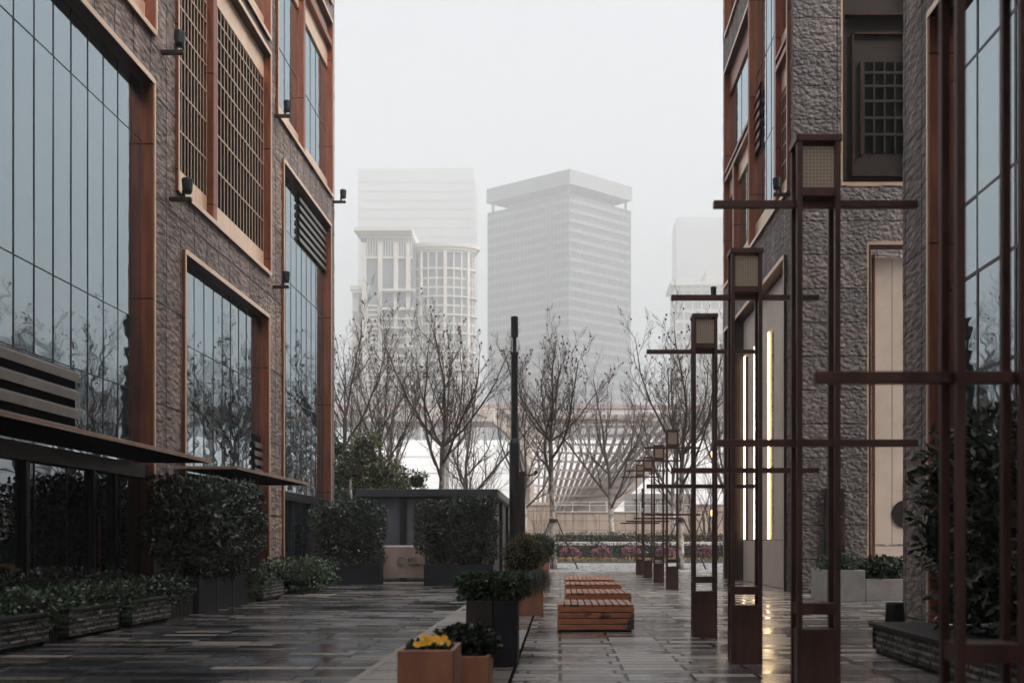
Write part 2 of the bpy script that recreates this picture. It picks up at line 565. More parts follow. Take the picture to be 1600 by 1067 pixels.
M['off_band'] = plain('office_spandrel', (0.20, 0.175, 0.175), 0.5, 0, 0.12, 0.05)
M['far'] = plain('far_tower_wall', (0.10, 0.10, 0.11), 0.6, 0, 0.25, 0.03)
M['far_pale'] = plain('fog_toned_roof', (0.20, 0.205, 0.21), 0.7, 0, 0.08, 0.03)  # roof lightened towards the fog, haze put into its colour
M['far_faint'] = plain('fog_toned_wall', (0.325, 0.328, 0.33), 0.8, 0, 0.08, 0.03)  # wall toned close to the fog, so haze is painted in
M['cctv'] = plain('white_plastic', (0.75, 0.75, 0.75), 0.35, 0, 0.03, 3)
M['led'] = emit_mat('white_led', (1.0, 0.72, 0.42), 5.0)
M['glow_warm'] = emit_mat('added_warm_glow', (1.0, 0.52, 0.16), 0.3)  # glow of the added strips, which stay out of view
M['bulb'] = emit_mat('warm_bulb', (1.0, 0.68, 0.30), 2.0)
M['paving'] = paving_mat('wet_plank_paving', [(0.0, (0.024, 0.025, 0.030)), (0.20, (0.060, 0.055, 0.054)), (0.40, (0.038, 0.037, 0.042)),
                                           (0.58, (0.13, 0.106, 0.09)), (0.72, (0.055, 0.052, 0.054)), (0.82, (0.18, 0.155, 0.133)), (0.94, (0.26, 0.21, 0.17))], 0.92, 0.31, 0.06, 0.40, 0.35, 0.14)
M['paving_light'] = paving_mat('wet_grey_paving', [(0.0, (0.13, 0.112, 0.106)), (0.25, (0.26, 0.228, 0.21)), (0.5, (0.175, 0.15, 0.138)),
                                           (0.7, (0.32, 0.283, 0.258)), (0.88, (0.44, 0.39, 0.355))], 0.74, 0.30, 0.06, 0.36, 0.35, 0.12)
M['strip'] = paving_mat('beige_band_paving', [(0.0, (0.20, 0.165, 0.14)), (0.5, (0.235, 0.195, 0.165)), (0.8, (0.18, 0.15, 0.13))], 1.6, 0.8, 0.22, 0.5)
M['edge_stone'] = plain('edge_stone', (0.25, 0.215, 0.185), 0.4, 0, 0.25, 3)
M['road'] = plain('wet_asphalt', (0.27, 0.265, 0.26), 0.28, 0, 0.2, 2.0, 0.1, 80, rvar=0.1)
M['ground'] = plain('bare_ground', (0.09, 0.085, 0.08), 0.8, 0, 0.3, 0.5)
M['kerb'] = plain('dark_kerb', (0.05, 0.05, 0.052), 0.5, 0, 0.3, 2)
M['water'] = plain('river_water', (0.06, 0.065, 0.06), 0.12, 0, 0.1, 0.2, 0.3, 0.8)

# ------------------------------------------------------------------ mesh helpers
ORG = {}
IDM = lambda u, v, w: Vector((u, v, w))

class MB:
    def __init__(self):
        self.v, self.f, self.mi, self.uv = [], [], [], []
    def face(self, pts, mi=0, uv=None):
        k = len(self.v)
        self.v += [Vector(p) for p in pts]
        self.f.append(tuple(range(k, k + len(pts))))
        self.mi.append(mi)
        self.uv.append(uv)
    def hexa(self, c, mi=0):
        """c = 8 corners indexed by bits (u,v,w)"""
        a, b, d = c[1] - c[0], c[2] - c[0], c[4] - c[0]
        flip = a.cross(b).dot(d) < 0
        k = len(self.v)
        self.v += c
        for q in ((0, 2, 3, 1), (4, 5, 7, 6), (0, 1, 5, 4), (2, 6, 7, 3), (0, 4, 6, 2), (1, 3, 7, 5)):
            q = tuple(k + i for i in q)
            self.f.append(q[::-1] if flip else q)
            self.mi.append(mi)
            self.uv.append(None)
    def box(self, u0, u1, v0, v1, w0, w1, mi=0, fm=IDM):
        c = [fm(u1 if i & 1 else u0, v1 if i & 2 else v0, w1 if i & 4 else w0) for i in range(8)]
        self.hexa(c, mi)
        return self
    def bar(self, p0, p1, wx, wy, mi=0, up=Vector((0, 0, 1))):
        p0, p1 = Vector(p0), Vector(p1)
        d = (p1 - p0).normalized()
        s = d.cross(up)
        if s.length < 1e-4:
            s = Vector((1, 0, 0))
        s.normalize()
        t = s.cross(d)
        c = [(p1 if i & 1 else p0) + s * (wx / 2 if i & 2 else -wx / 2) + t * (wy / 2 if i & 4 else -wy / 2) for i in range(8)]
        self.hexa(c, mi)
        return self
    def tube(self, pts, rad, n=6, mi=0, cap=True):
        pts = [Vector(p) for p in pts]
        k = len(self.v)
        a = None
        for i, p in enumerate(pts):
            d = (pts[min(i + 1, len(pts) - 1)] - pts[max(i - 1, 0)]).normalized()
            if a is None:
                a = d.orthogonal().normalized()
            else:
                a = (a - d * a.dot(d))
                a = a.normalized() if a.length > 1e-5 else d.orthogonal().normalized()
            b = d.cross(a)
            for j in range(n):
                t = 2 * pi * j / n
                self.v.append(p + (a * cos(t) + b * sin(t)) * rad[i])
        for i in range(len(pts) - 1):
            for j in range(n):
                q = (k + i * n + j, k + i * n + (j + 1) % n, k + (i + 1) * n + (j + 1) % n, k + (i + 1) * n + j)
                self.f.append(q)
                self.mi.append(mi)
                self.uv.append(None)
        if cap:
            for base, rev in ((k, True), (k + (len(pts) - 1) * n, False)):
                q = tuple(base + j for j in range(n))
                self.f.append(q[::-1] if rev else q)
                self.mi.append(mi)
                self.uv.append(None)
        return self
    def lathe(self, prof, c=(0, 0, 0), n=16, mi=0):
        self.tube([Vector(c) + Vector((0, 0, z)) for r, z in prof], [r for r, z in prof], n, mi)
        return self
    def blob(self, c, r, sub=2, amp=0.15, freq=1.0, mi=0, seed=0):
        bm = bmesh.new()
        bmesh.ops.create_icosphere(bm, subdivisions=sub, radius=1)
        k = len(self.v)
        off = Vector((seed * 3.1, seed * 1.7, 0))
        for v in bm.verts:
            d = 1 + amp * noise.noise(v.co * freq * 2 + off)
            self.v.append(Vector(c) + Vector((v.co.x * r[0], v.co.y * r[1], v.co.z * r[2])) * d)
        for f in bm.faces:
            self.f.append(tuple(k + v.index for v in f.verts))
            self.mi.append(mi)
            self.uv.append(None)
        bm.free()
    def leaf(self, p, d, size, wid=0.3, mi=0, rnd=R):
        d = d.normalized()
        s = d.orthogonal().normalized()
        t = d.cross(s)
        an = rnd.random() * 2 * pi
        s2 = s * cos(an) + t * sin(an)
        k = len(self.v)
        self.v += [p, p + d * size * 0.5 + s2 * size * wid, p + d * size, p + d * size * 0.5 - s2 * size * wid]
        self.f.append((k, k + 1, k + 2, k + 3))
        self.mi.append(mi)
        self.uv.append(None)
    def build(self, name, mats, parent=None, smooth=False, bevel=0.0, loc=None):
        org = Vector((0, 0, 0))
        if parent is not None:
            org = ORG.get(parent.name, org)
        elif loc is not None:
            org = Vector(loc)
        me = bpy.data.meshes.new(name)
        me.from_pydata([v - org for v in self.v], [], self.f)
        if not isinstance(mats, (list, tuple)):
            mats = [mats]
        for m in mats:
            me.materials.append(m)
        me.polygons.foreach_set('material_index', self.mi)
        if smooth:
            me.polygons.foreach_set('use_smooth', [True] * len(self.f))
        if any(u is not None for u in self.uv):
            lay = me.uv_layers.new(name='UVMap')
            flat = []
            for f, u in zip(self.f, self.uv):
                for i in range(len(f)):
                    flat += list(u[i]) if u is not None else [0.0, 0.0]
            lay.data.foreach_set('uv', flat)
        me.update()
        o = bpy.data.objects.new(name, me)
        COL.objects.link(o)
        if parent is not None:
            o.parent = parent
        elif loc is not None:
            o.location = loc
        ORG[o.name] = org
        if bevel:
            b = o.modifiers.new('bevel', 'BEVEL')
            b.width = bevel
            b.segments = 2
            b.limit_method = 'ANGLE'
        return o

def tag(o, label=None, cat=None, group=None, kind=None):
    if label: o['label'] = label
    if cat: o['category'] = cat
    if group: o['group'] = group
    if kind: o['kind'] = kind
    return o

def thing(name, label, cat, loc=(0, 0, 0), group=None, local=False):
    """Empty at the thing's base; local=True: parts are modelled round the origin"""
    o = bpy.data.objects.new(name, None)
    COL.objects.link(o)
    o.location = loc
    o.empty_display_size = 0.2
    ORG[o.name] = Vector((0, 0, 0)) if local else Vector(loc)
    return tag(o, label, cat, group)

def dup(root, loc, label=None, group=None, rz=0.0, scale=None):
    r = root.copy()
    COL.objects.link(r)
    r.location = loc
    r.rotation_euler = (0, 0, rz)
    if scale: r.scale = scale
    if label: r['label'] = label
    if group: r['group'] = group
    for ch in list(root.children):
        c = ch.copy()
        COL.objects.link(c)
        c.parent = r
        for g in ch.children:
            d = g.copy()
            COL.objects.link(d)
            d.parent = c
    return r

def struct(name, mb, mat, **k):
    return tag(mb.build(name, mat, **k), kind='structure')

def text_mesh(name, s, size, mat, parent, fm, depth=0.004):
    """lettering as a thin solid; fm maps (right, up, out) to the world"""
    cu = bpy.data.curves.new(name, 'FONT')
    cu.body = s
    cu.size = size
    cu.extrude = depth
    cu.resolution_u = 2
    t = bpy.data.objects.new(name, cu)
    COL.objects.link(t)
    dg = bpy.context.evaluated_depsgraph_get()
    me = bpy.data.meshes.new_from_object(t.evaluated_get(dg))
    bpy.data.objects.remove(t)
    org = ORG.get(parent.name, Vector((0, 0, 0)))
    for v in me.vertices:
        v.co = fm(v.co.x, v.co.y, v.co.z) - org
    me.materials.clear()
    me.materials.append(mat)
    me.update()
    o = bpy.data.objects.new(name, me)
    COL.objects.link(o)
    o.parent = parent
    return o

def sheet(x0, x1, y0, y1, z):
    mb = MB()
    mb.face([(x0, y0, z), (x1, y0, z), (x1, y1, z), (x0, y1, z)])
    return mb

# ------------------------------------------------------------------ ground, roads, water
struct('ground', sheet(-1250, 1350, -140, 1700, -0.004), M['ground'])
struct('river', sheet(-1250, 1350, 160, 620, 0.0), M['water'])
struct('plaza_paving', sheet(-9.3, -2.28, -90, 52, 0.002), M['paving'])
struct('plaza_walk', sheet(-0.52, 20, -90, 52, 0.002), M['paving_light'])
struct('paving_band', sheet(-2.20, -0.56, -90, 52, 0.002), M['strip'])
e = MB()
e.box(-2.28, -2.20, -90, 52, -0.02, 0.004)
struct('paving_edge', e, M['edge_stone'])
e = MB()
e.box(-0.56, -0.52, -15, 52, -0.03, -0.001)
e.box(1.4, 6.9, 19.55, 19.58, -0.03, 0.0045)
struct('drain_channel', e, M['dark'])
struct('road', sheet(-200, 200, 52, 74.2, 0.001), M['road'])
e = MB()
e.box(-200, 200, 74.2, 74.5, -0.02, 0.15)
struct('kerb', e, M['kerb'], bevel=0.02)
e = MB()
e.box(-200, 200, 74.5, 90, -0.02, 0.12)
struct('flower_bed_soil', e, M['soil'])
e = MB()
e.box(-200, 200, 90.6, 150, -0.02, 3.9)
struct('promenade', e, M['paving_light'])

# ------------------------------------------------------------------ facade kit
def wall_grid(mb, fm, u0, u1, v0, v1, opens, nsign, amp=0.022, step=0.24, depth=0.5, fine=None):
    def disp(u, v):
        return amp * noise.noise(Vector((u * 2.3, v * 2.3, 5.0))) + amp * 0.7 * noise.noise(Vector((u * 5.1, v * 5.1, 1.0)))
    us = sorted(set([u0, u1] + [x for o in opens for x in (o[0], o[1])]))
    vs = sorted(set([v0, v1] + [x for o in opens for x in (o[2], o[3])]))
    us = [x for x in us if u0 <= x <= u1]
    vs = [x for x in vs if v0 <= x <= v1]
    def quad(pts, uv):
        a, b, c = [Vector(p) for p in pts[:3]]
        nr = (b - a).cross(c - a)
        if nr.dot(nsign) < 0:
            pts, uv = pts[::-1], uv[::-1]
        mb.face(pts, 0, uv)
    for ua, ub in zip(us, us[1:]):
        for va, vb in zip(vs, vs[1:]):
            cu, cv = (ua + ub) / 2, (va + vb) / 2
            if any(o[0] < cu < o[1] and o[2] < cv < o[3] for o in opens):
                continue
            st = step if (fine is None or (fine[0] < cu < fine[1])) else 2.0
            nu, nv = max(1, round((ub - ua) / st)), max(1, round((vb - va) / st))
            k = len(mb.v)
            for i in range(nu + 1):
                for j in range(nv + 1):
                    u, v = ua + (ub - ua) * i / nu, va + (vb - va) * j / nv
                    mb.v.append(fm(u, v, disp(u, v)))
            a, b, c = mb.v[k], mb.v[k + nv + 1], mb.v[k + 1]
            flip = (b - a).cross(c - a).dot(nsign) < 0
            for i in range(nu):
                for j in range(nv):
                    ids = [(i, j), (i + 1, j), (i + 1, j + 1), (i, j + 1)]
                    if flip: ids = ids[::-1]
                    mb.f.append(tuple(k + a_ * (nv + 1) + b_ for a_, b_ in ids))
                    mb.mi.append(0)
                    mb.uv.append([(ua + (ub - ua) * a_ / nu, va + (vb - va) * b_ / nv) for a_, b_ in ids])
    for a, b, c, d in [o[:4] for o in opens]:
        D = -depth
        for pts in ([(a, c, 0), (a, d, 0), (a, d, D), (a, c, D)], [(b, c, 0), (b, d, 0), (b, d, D), (b, c, D)],
                    [(a, d, 0), (b, d, 0), (b, d, D), (a, d, D)], [(a, c, 0), (b, c, 0), (b, c, D), (a, c, D)]):
            mb.face([fm(*p) for p in pts], 0, [(p[0] + p[2], p[1]) for p in pts])

WG = -0.20     # glass plane behind the wall face

def add_glass(part, fm, u0, u1, us, v0, v1, vs, mat, nsign, rnd, bar=0.020, w=WG, tilt=0.0035):
    g, b = MB(), MB()
    U = [u0] + [x for x in us if u0 + 0.05 < x < u1 - 0.05] + [u1]
    V = [v0] + [x for x in vs if v0 + 0.05 < x < v1 - 0.05] + [v1]
    for a, c in zip(U, U[1:]):
        for d, e_ in zip(V, V[1:]):
            tu, tv = rnd.uniform(-tilt, tilt), rnd.uniform(-tilt, tilt) * 0.6
            hu, hv = (c - a) / 2, (e_ - d) / 2
            pts = [fm(a, d, w - tu * hu - tv * hv), fm(c, d, w + tu * hu - tv * hv), fm(c, e_, w + tu * hu + tv * hv), fm(a, e_, w - tu * hu + tv * hv)]
            o = rnd.random() * 50
            uv = [(a + o, d), (c + o, d), (c + o, e_), (a + o, e_)]
            if (pts[1] - pts[0]).cross(pts[2] - pts[0]).dot(nsign) < 0:
                pts, uv = pts[::-1], uv[::-1]
            g.face(pts, 0, uv)
    for x in U[1:-1]:
        b.box(x - bar / 2, x + bar / 2, v0, v1, w - 0.02, w + 0.013, 0, fm)
    for y in V[1:-1]:
        b.box(u0, u1, y - bar / 2, y + bar / 2, w - 0.02, w + 0.011, 0, fm)
    g.build('glazing', mat, part)
    if b.f:
        b.build('glazing_bar', M['alu'], part)

def add_panel(part, fm, u0, u1, v0, v1, n, mat='copper_sheen', w0=WG - 0.02, w1=WG + 0.07, name='panel'):
    p = MB()
    for i in range(n):
        a, b = u0 + (u1 - u0) * i / n, u0 + (u1 - u0) * (i + 1) / n
        p.box(a + 0.008, b - 0.008, v0, v1, w0, w1, 0, fm)
    p.build(name, M[mat], part)

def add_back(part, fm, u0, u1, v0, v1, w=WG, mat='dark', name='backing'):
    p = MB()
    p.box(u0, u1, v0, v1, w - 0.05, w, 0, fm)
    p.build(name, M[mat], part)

def add_lattice(part, fm, u0, u1, v0, v1, du, vs, w0=WG + 0.05, w1=WG + 0.068, t=0.03, mat='lattice_metal', back=None):
    p = MB()
    n = max(1, round((u1 - u0) / du))
    for i in range(n + 1):
        u = u0 + (u1 - u0) * i / n
        p.box(u - t / 2, u + t / 2, v0, v1, w0, w1, 0, fm)
    for v in vs:
        p.box(u0, u1, v - t * 0.8, v + t * 0.8, w1 - 0.012, w1 + 0.008, 0, fm)
    p.build('lattice', M[mat], part)
    add_back(part, fm, u0, u1, v0, v1, WG + 0.004 if back is None else back)

def add_louver(part, fm, u0, u1, v0, v1, pitch=0.27, mat='louver'):
    p = MB()
    v = v0 + 0.08
    while v + pitch * 0.45 < v1:
        c = [fm(u1 if i & 1 else u0, v + (pitch * 0.45 if i & 2 else 0) - (0.05 if i & 4 else 0), WG + 0.11 if i & 4 else WG + 0.07) for i in range(8)]
        p.hexa(c, 0)
        v += pitch
    p.build('louver', M[mat], part)
    add_back(part, fm, u0, u1, v0, v1, WG + 0.03)

def window(bld, fm, u0, u1, v0, v1, mull=(), trans=(), name='window', label=None, sill=True, T=0.10, mat='copper', proud=0.08, D=None):
    """frame of an opening: deep bronze liner with bronze posts and rails"""
    B = (WG if D is None else -D) - 0.06
    p = MB()
    lo = v0 + (T if sill else 0)
    p.box(u0, u0 + T, v0, v1, B, proud, 0, fm)
    p.box(u1 - T, u1, v0, v1, B, proud, 0, fm)
    p.box(u0 + T, u1 - T, v1 - T, v1, B, proud, 1, fm)  # head in darker copper, soffit shade put into the colour
    if sill:
        p.box(u0 + T, u1 - T, v0, v0 + T, B, proud, 0, fm)
    for m in mull:
        u, w_, a, b = m
        p.box(u, u + w_, max(a, lo), min(b, v1 - T), B + 0.04, proud - 0.03, 0, fm)
    for t in trans:
        v, h, a, b = t
        p.box(a, b, v, v + h, B + 0.04, proud - 0.02, 0, fm)
    o = p.build(name, [M[mat], M['copper_dark']], bld)
    if label: o['label'] = label
    # edge of the copper frame, its sky glare put into a paler colour
    e_ = MB()
    q = 0.035
    e_.box(u0 - 0.02, u0 + q, v0, v1, proud, proud + 0.02, 0, fm)
    e_.box(u1 - q, u1 + 0.02, v0, v1, proud, proud + 0.02, 0, fm)
    e_.box(u0 + q, u1 - q, v1 - 0.10, v1 + 0.02, proud, proud + 0.02, 0, fm)
    if sill:
        e_.box(u0 + q, u1 - q, v0 - 0.02, v0 + 0.10, proud, proud + 0.02, 0, fm)
    e_.build('frame_edge', M['copper_sheen'], o)
    return o

def steps(a, b, d):
    n = round((b - a) / d)
    return [a + (b - a) * i / n for i in range(n + 1)]

def solid_rest(bld, name, boxes, mat):
    p = MB()
    for b in boxes:
        p.box(*b)
    return p.build(name, mat, bld)

# ------------------------------------------------------------------ left building
LX = -9.3
FL = lambda u, v, w: Vector((LX + w, u, v))
NL = Vector((1, 0, 0))
rl = random.Random(3)
LB = thing('office_building', 'brown hewn stone building with large copper framed glass bays along the left of the plaza', 'building', (LX, 20, 0))
LOP = [(7.0, 14.2, 0.0, 12.0), (16.1, 23.3, 0.0, 12.0), (25.2, 32.5, 0.0, 8.7), (34.2, 41.3, 0.0, 14.3),
       (7.0, 14.2, 13.05, 21.5), (16.1, 23.4, 13.05, 21.5), (24.75, 32.7, 10.0, 17.1), (24.75, 32.7, 17.5, 26.0),
       (33.5, 41.6, 15.5, 22.6), (33.5, 41.6, 23.3, 28.6), (16.1, 23.4, 22.6, 28.6)]
w = MB()
wall_grid(w, FL, -80, 42.2, 0, 30, LOP, NL, fine=(14, 42.3))
FLE = lambda u, v, w_: Vector((LX - u, 42.2 + w_, v))
wall_grid(w, FLE, 0, 14, 0, 30, [], Vector((0, 1, 0)), step=0.5)
w.face([(LX, -80, 30), (LX, 42.2, 30), (LX - 14, 42.2, 30), (LX - 14, -80, 30)], 0, [(0, 0)] * 4)
w.face([(LX, -80, 0), (LX, -80, 30), (LX - 14, -80, 30), (LX - 14, -80, 0)], 0, [(0, 0), (0, 30), (14, 30), (14, 0)])
w.build('stone_wall', M['stone'], LB, smooth=True)
VS = [3.25, 4.9, 6.5, 10.6, 12.3]

def bay_ground(u0, u1, top, split, vs=VS):
    o = window(LB, FL, u0, u1, 0.0, top, name='window_bay', sill=False)
    a, b = u0 + 0.1, u1 - 0.1
    add_glass(o, FL, a, b, split, 3.25, top - 0.12, vs, M['glass'], NL, rl)
    return o

o = bay_ground(7.0, 14.2, 12.0, steps(7, 14.2, 0.8))
o = bay_ground(16.1, 23.3, 12.0, [22.69 - 0.70 * i for i in range(0, 10)])
add_louver(o, FL, 16.4, 20.0, 3.5, 4.85, 0.36)
o = bay_ground(25.2, 32.5, 8.7, [31.75 - 0.74 * i for i in range(0, 9)])
add_louver(o, FL, 31.6, 32.38, 3.6, 4.85, 0.27)
o = bay_ground(34.2, 41.3, 14.3, [41.3 - 0.74 * i for i in range(1, 11)])
add_louver(o, FL, 37.0, 41.18, 12.35, 14.1, 0.29)

# shopfronts under the canopies
for (a, b) in ((16.1, 23.3), (25.2, 32.5), (34.2, 41.3)):
    s = MB()
    s.box(a + 0.1, b - 0.1, 2.95, 3.24, WG - 0.05, WG + 0.18, 0, FL)
    s.box(a + 0.1, b - 0.1, 0.0, 0.12, WG - 0.05, WG + 0.10, 0, FL)
    c = (a + b) / 2 + 1.0
    for u in (a + 2.0, c, c + 1.0):
        s.box(u - 0.06, u + 0.06, 0.12, 2.95, WG - 0.05, WG + 0.10, 0, FL)
    so = s.build('shopfront', M['black'], LB)
    add_glass(so, FL, a + 0.1, b - 0.1, steps(a, b, 1.2), 0.12, 2.95, [], M['glass_low'], NL, rl, 0.02)
    h = MB()
    h.box(c + 0.12, c + 0.15, 0.9, 2.0, WG + 0.10, WG + 0.15, 0, FL)
    h.build('handle', M['copper'], so)

# upper bays
o = window(LB, FL, 16.1, 23.4, 13.05, 21.5, [(19.6, 0.25, 13, 22)])
add_panel(o, FL, 16.21, 19.5, 13.17, 13.75, 3)
add_panel(o, FL, 19.85, 23.29, 13.17, 13.75, 3)
add_glass(o, FL, 16.21, 23.29, steps(16.3, 23.2, 0.75), 13.75, 21.38, [17.5], M['glass'], NL, rl)
o = window(LB, FL, 7.0, 14.2, 13.05, 21.5)
add_glass(o, FL, 7.11, 14.09, steps(7, 14, 0.75), 13.17, 21.38, [17.5], M['glass'], NL, rl)
o = window(LB, FL, 24.75, 32.7, 10.0, 17.1, [(27.35, 0.27, 10, 17.1)])
for (a, b, du) in ((24.86, 27.34, 0.235), (27.63, 32.59, 0.30)):
    add_panel(o, FL, a, b, 10.12, 10.72, 3)
    add_panel(o, FL, a, b, 16.25, 16.98, 3)
    add_lattice(o, FL, a, b, 10.74, 16.23, du, [11.7, 12.7, 13.5, 14.2, 14.8, 15.35, 15.85])
o = window(LB, FL, 24.75, 32.7, 17.5, 26.0, [(27.35, 0.27, 17, 27)])
for (a, b) in ((24.86, 27.34), (27.63, 32.59)):
    add_panel(o, FL, a, b, 17.62, 18.2, 3)
    add_glass(o, FL, a, b, steps(a, b, 0.75), 18.2, 25.88, [21.0], M['glass'], NL, rl)
o = window(LB, FL, 33.5, 41.6, 15.5, 22.6, [(36.95, 0.27, 15.5, 22.5)], [(21.55, 0.22, 33.6, 41.5)])
for (a, b) in ((33.61, 36.94), (37.23, 41.49)):
    add_panel(o, FL, a, b, 15.62, 16.15, 3)
    add_panel(o, FL, a, b, 20.75, 21.55, 3)
    add_glass(o, FL, a, b, steps(a, b, 0.78), 16.15, 20.75, [18.2], M['glass'], NL, rl)
    add_panel(o, FL, a, b, 21.77, 22.48, 3)
o = window(LB, FL, 33.5, 41.6, 23.3, 28.6, [(36.95, 0.27, 23, 29)])
add_glass(o, FL, 33.61, 41.49, steps(33.7, 41.4, 0.78), 23.42, 28.48, [25.5], M['glass'], NL, rl)
o = window(LB, FL, 16.1, 23.4, 22.6, 28.6)
add_glass(o, FL, 16.21, 23.29, steps(16.3, 23.2, 0.75), 22.72, 28.48, [25.5], M['glass'], NL, rl)

# canopies
for (a, b) in ((9.5, 22.8), (24.66, 31.8)):
    c = MB()
    c.box(LX + 0.03, LX + 1.5, a, b, 3.27, 3.32, 0)
    cn = c.build('canopy', M['dark'], LB)
    c = MB()
    c.box(LX + 1.5, LX + 1.54, a - 0.04, b + 0.04, 3.26, 3.295, 0)
    c.box(LX + 1.5, LX + 1.53, a - 0.04, b + 0.04, 3.305, 3.335, 0)
    c.box(LX + 0.03, LX + 1.5, a - 0.04, a - 0.002, 3.265, 3.33, 0)
    c.box(LX + 0.03, LX + 1.5, b + 0.002, b + 0.04, 3.265, 3.33, 0)
    c.build('canopy_edge', M['canopy_edge'], cn)

# ------------------------------------------------------------------ right buildings
RX = 6.9
FR = lambda u, v, w: Vector((RX - w, u, v))
NR = Vector((-1, 0, 0))
rr = random.Random(11)
YW = 30.3
RB = thing('tower_block', 'brown stone block with coppery window stack and lit vertical slots, right of the lantern row', 'building', (RX, 36, 0))
ROP = [(31.2, 40.3, 0.0, 10.25), (41.0, 42.6, 0.0, 10.3), (30.75, 37.0, 12.05, 28.5), (37.0, 42.6, 12.05, 21.0), (37.6, 42.5, 22.4, 28.5)]
w = MB()
wall_grid(w, FR, YW, 43.3, 0, 30, ROP, NR)
FE = lambda u, v, w_: Vector((u, YW - w_, v))
NE = Vector((0, -1, 0))
EOP = [(8.33, 10.9, 12.05, 24.0), (9.1, 11.4, 0.0, 10.4)]
w2 = MB()
wall_grid(w2, FE, RX, 22, 0, 30, EOP, NE, amp=0.03)
FRE = lambda u, v, w_: Vector((RX + u, 43.3 + w_, v))
wall_grid(w, FRE, 0, 15, 0, 30, [], Vector((0, 1, 0)), step=0.5)
w.face([(RX, YW, 30), (22, YW, 30), (22, 43.3, 30), (RX, 43.3, 30)], 0, [(0, 0)] * 4)
w.build('stone_wall', M['stone'], RB, smooth=True)
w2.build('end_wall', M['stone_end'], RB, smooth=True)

# lit slots in pale panels
o = window(RB, FR, 31.2, 40.3, 0.0, 10.25, name='panel_bay', sill=False, mat='bronze', D=0.46)
p = MB()
U = [31.32, 32.4, 33.4]
slots = [(34.35, 35.45), (36.8, 37.95), (39.05, 40.05)]
def panels(a, b, n, v0, v1):
    for i in range(n):
        p.box(a + (b - a) * i / n + 0.006, a + (b - a) * (i + 1) / n - 0.006, v0, v1, -0.44, -0.28, 0, FR)
panels(31.42, 34.35, 3, 1.6, 10.1)
panels(35.45, 36.8, 1, 1.6, 10.1)
panels(37.95, 39.05, 1, 1.6, 10.1)
for a, b in slots:
    panels(a, b, 2, 8.75, 10.1)
panels(31.42, 40.1, 9, 0.02, 1.57)
p.build('pale_panel', M['beige'], o)
for a, b in slots:
    s = MB()
    s.box(a, b, 1.6, 8.75, -0.58, -0.54, 0, FR)
    so = s.build('slot', M['dark'], o)
    s = MB()
    s.box(b - 0.05, b - 0.006, 1.62, 8.73, -0.335, -0.29, 0, FR)
    s.build('light_strip', M['led'], so)
    s = MB()
    s.box(a + 0.004, a + 0.03, 1.62, 8.6, -0.46, -0.31, 0, FR)
    s.build('added_glow_strip', M['glow_warm'], so)  # unseen strip, added to glow warmly inside the slot
o = window(RB, FR, 41.0, 42.6, 0.0, 10.3, name='doorway', sill=False, mat='bronze', D=0.46)
add_glass(o, FR, 41.22, 42.38, [], 0.05, 10.18, [2.6, 5.2, 7.8], M['glass_low'], NR, rr, w=-0.40)

# copper window stack
o = window(RB, FR, 30.75, 37.0, 12.05, 28.5, [(32.55, 0.27, 12, 28.4)], [(16.4, 0.16, 30.8, 32.55), (16.75, 0.12, 30.8, 32.55)], name='window_stack')
add_panel(o, FR, 30.86, 32.54, 12.17, 12.8, 2)
add_panel(o, FR, 30.86, 32.54, 15.7, 16.4, 2)
add_lattice(o, FR, 30.86, 32.54, 12.82, 15.68, 0.245, [13.4, 13.95, 14.5, 15.05, 15.5])
add_panel(o, FR, 30.86, 32.54, 16.9, 17.5, 2)
add_glass(o, FR, 30.86, 32.54, [31.7], 17.5, 28.4, [21.0], M['glass'], NR, rr)
add_panel(o, FR, 32.83, 36.89, 12.17, 12.9, 4)
add_glass(o, FR, 32.83, 36.89, [33.6, 34.4, 35.2, 36.0], 12.9, 28.4, [15.3, 18.3, 22.0], M['glass'], NR, rr)
add_louver(o, FR, 36.0, 36.88, 15.4, 17.7, 0.36, 'copper')
o = window(RB, FR, 37.0, 42.6, 12.05, 21.0, [(40.4, 0.27, 12, 16.4)], [(16.4, 0.16, 37.1, 42.5), (16.75, 0.12, 37.1, 42.5)], name='window_stack')
for a, b in ((37.11, 40.39), (40.68, 42.49)):
    add_panel(o, FR, a, b, 12.17, 12.8, 2)
    add_panel(o, FR, a, b, 15.7, 16.4, 2)
    add_glass(o, FR, a, b, [38.0, 38.8, 39.6, 41.5], 12.8, 15.7, [], M['glass'], NR, rr)
add_glass(o, FR, 37.11, 42.49, [38.6, 40.0, 41.2], 16.9, 20.0, [], M['glass'], NR, rr)
add_panel(o, FR, 37.11, 42.49, 20.0, 20.86, 3, 'copper')
o = window(RB, FR, 37.6, 42.5, 22.4, 28.5)
add_glass(o, FR, 37.82, 42.26, [38.6, 40.0, 41.2], 22.52, 28.4, [25], M['glass'], NR, rr)

# end wall: recessed bronze window and tall pale door
o = window(RB, FE, 8.33, 10.9, 12.05, 24.0, name='recessed_window', mat='bronze', proud=-0.02, D=0.46)
add_back(o, FE, 8.45, 10.78, 12.17, 23.9, -0.44, 'bronze', 'infill_panel')
q = MB()
q.box(8.75, 8.80, 12.5, 16.75, -0.44, -0.34, 0, FE)
q.box(8.75, 10.7, 16.70, 16.75, -0.44, -0.34, 0, FE)
q.box(8.75, 10.7, 12.45, 12.50, -0.44, -0.34, 0, FE)
q.box(8.5, 10.7, 17.2, 17.28, -0.44, -0.20, 0, FE)
q.box(9.0, 9.07, 13.1, 15.9, -0.44, -0.36, 0, FE)
q.build('trim', M['copper_dark'], o)
add_lattice(o, FE, 9.1, 10.35, 13.15, 15.9, 0.31, [13.7, 14.2, 14.7, 15.15, 15.55], -0.40, -0.36, 0.05, 'bronze', -0.435)
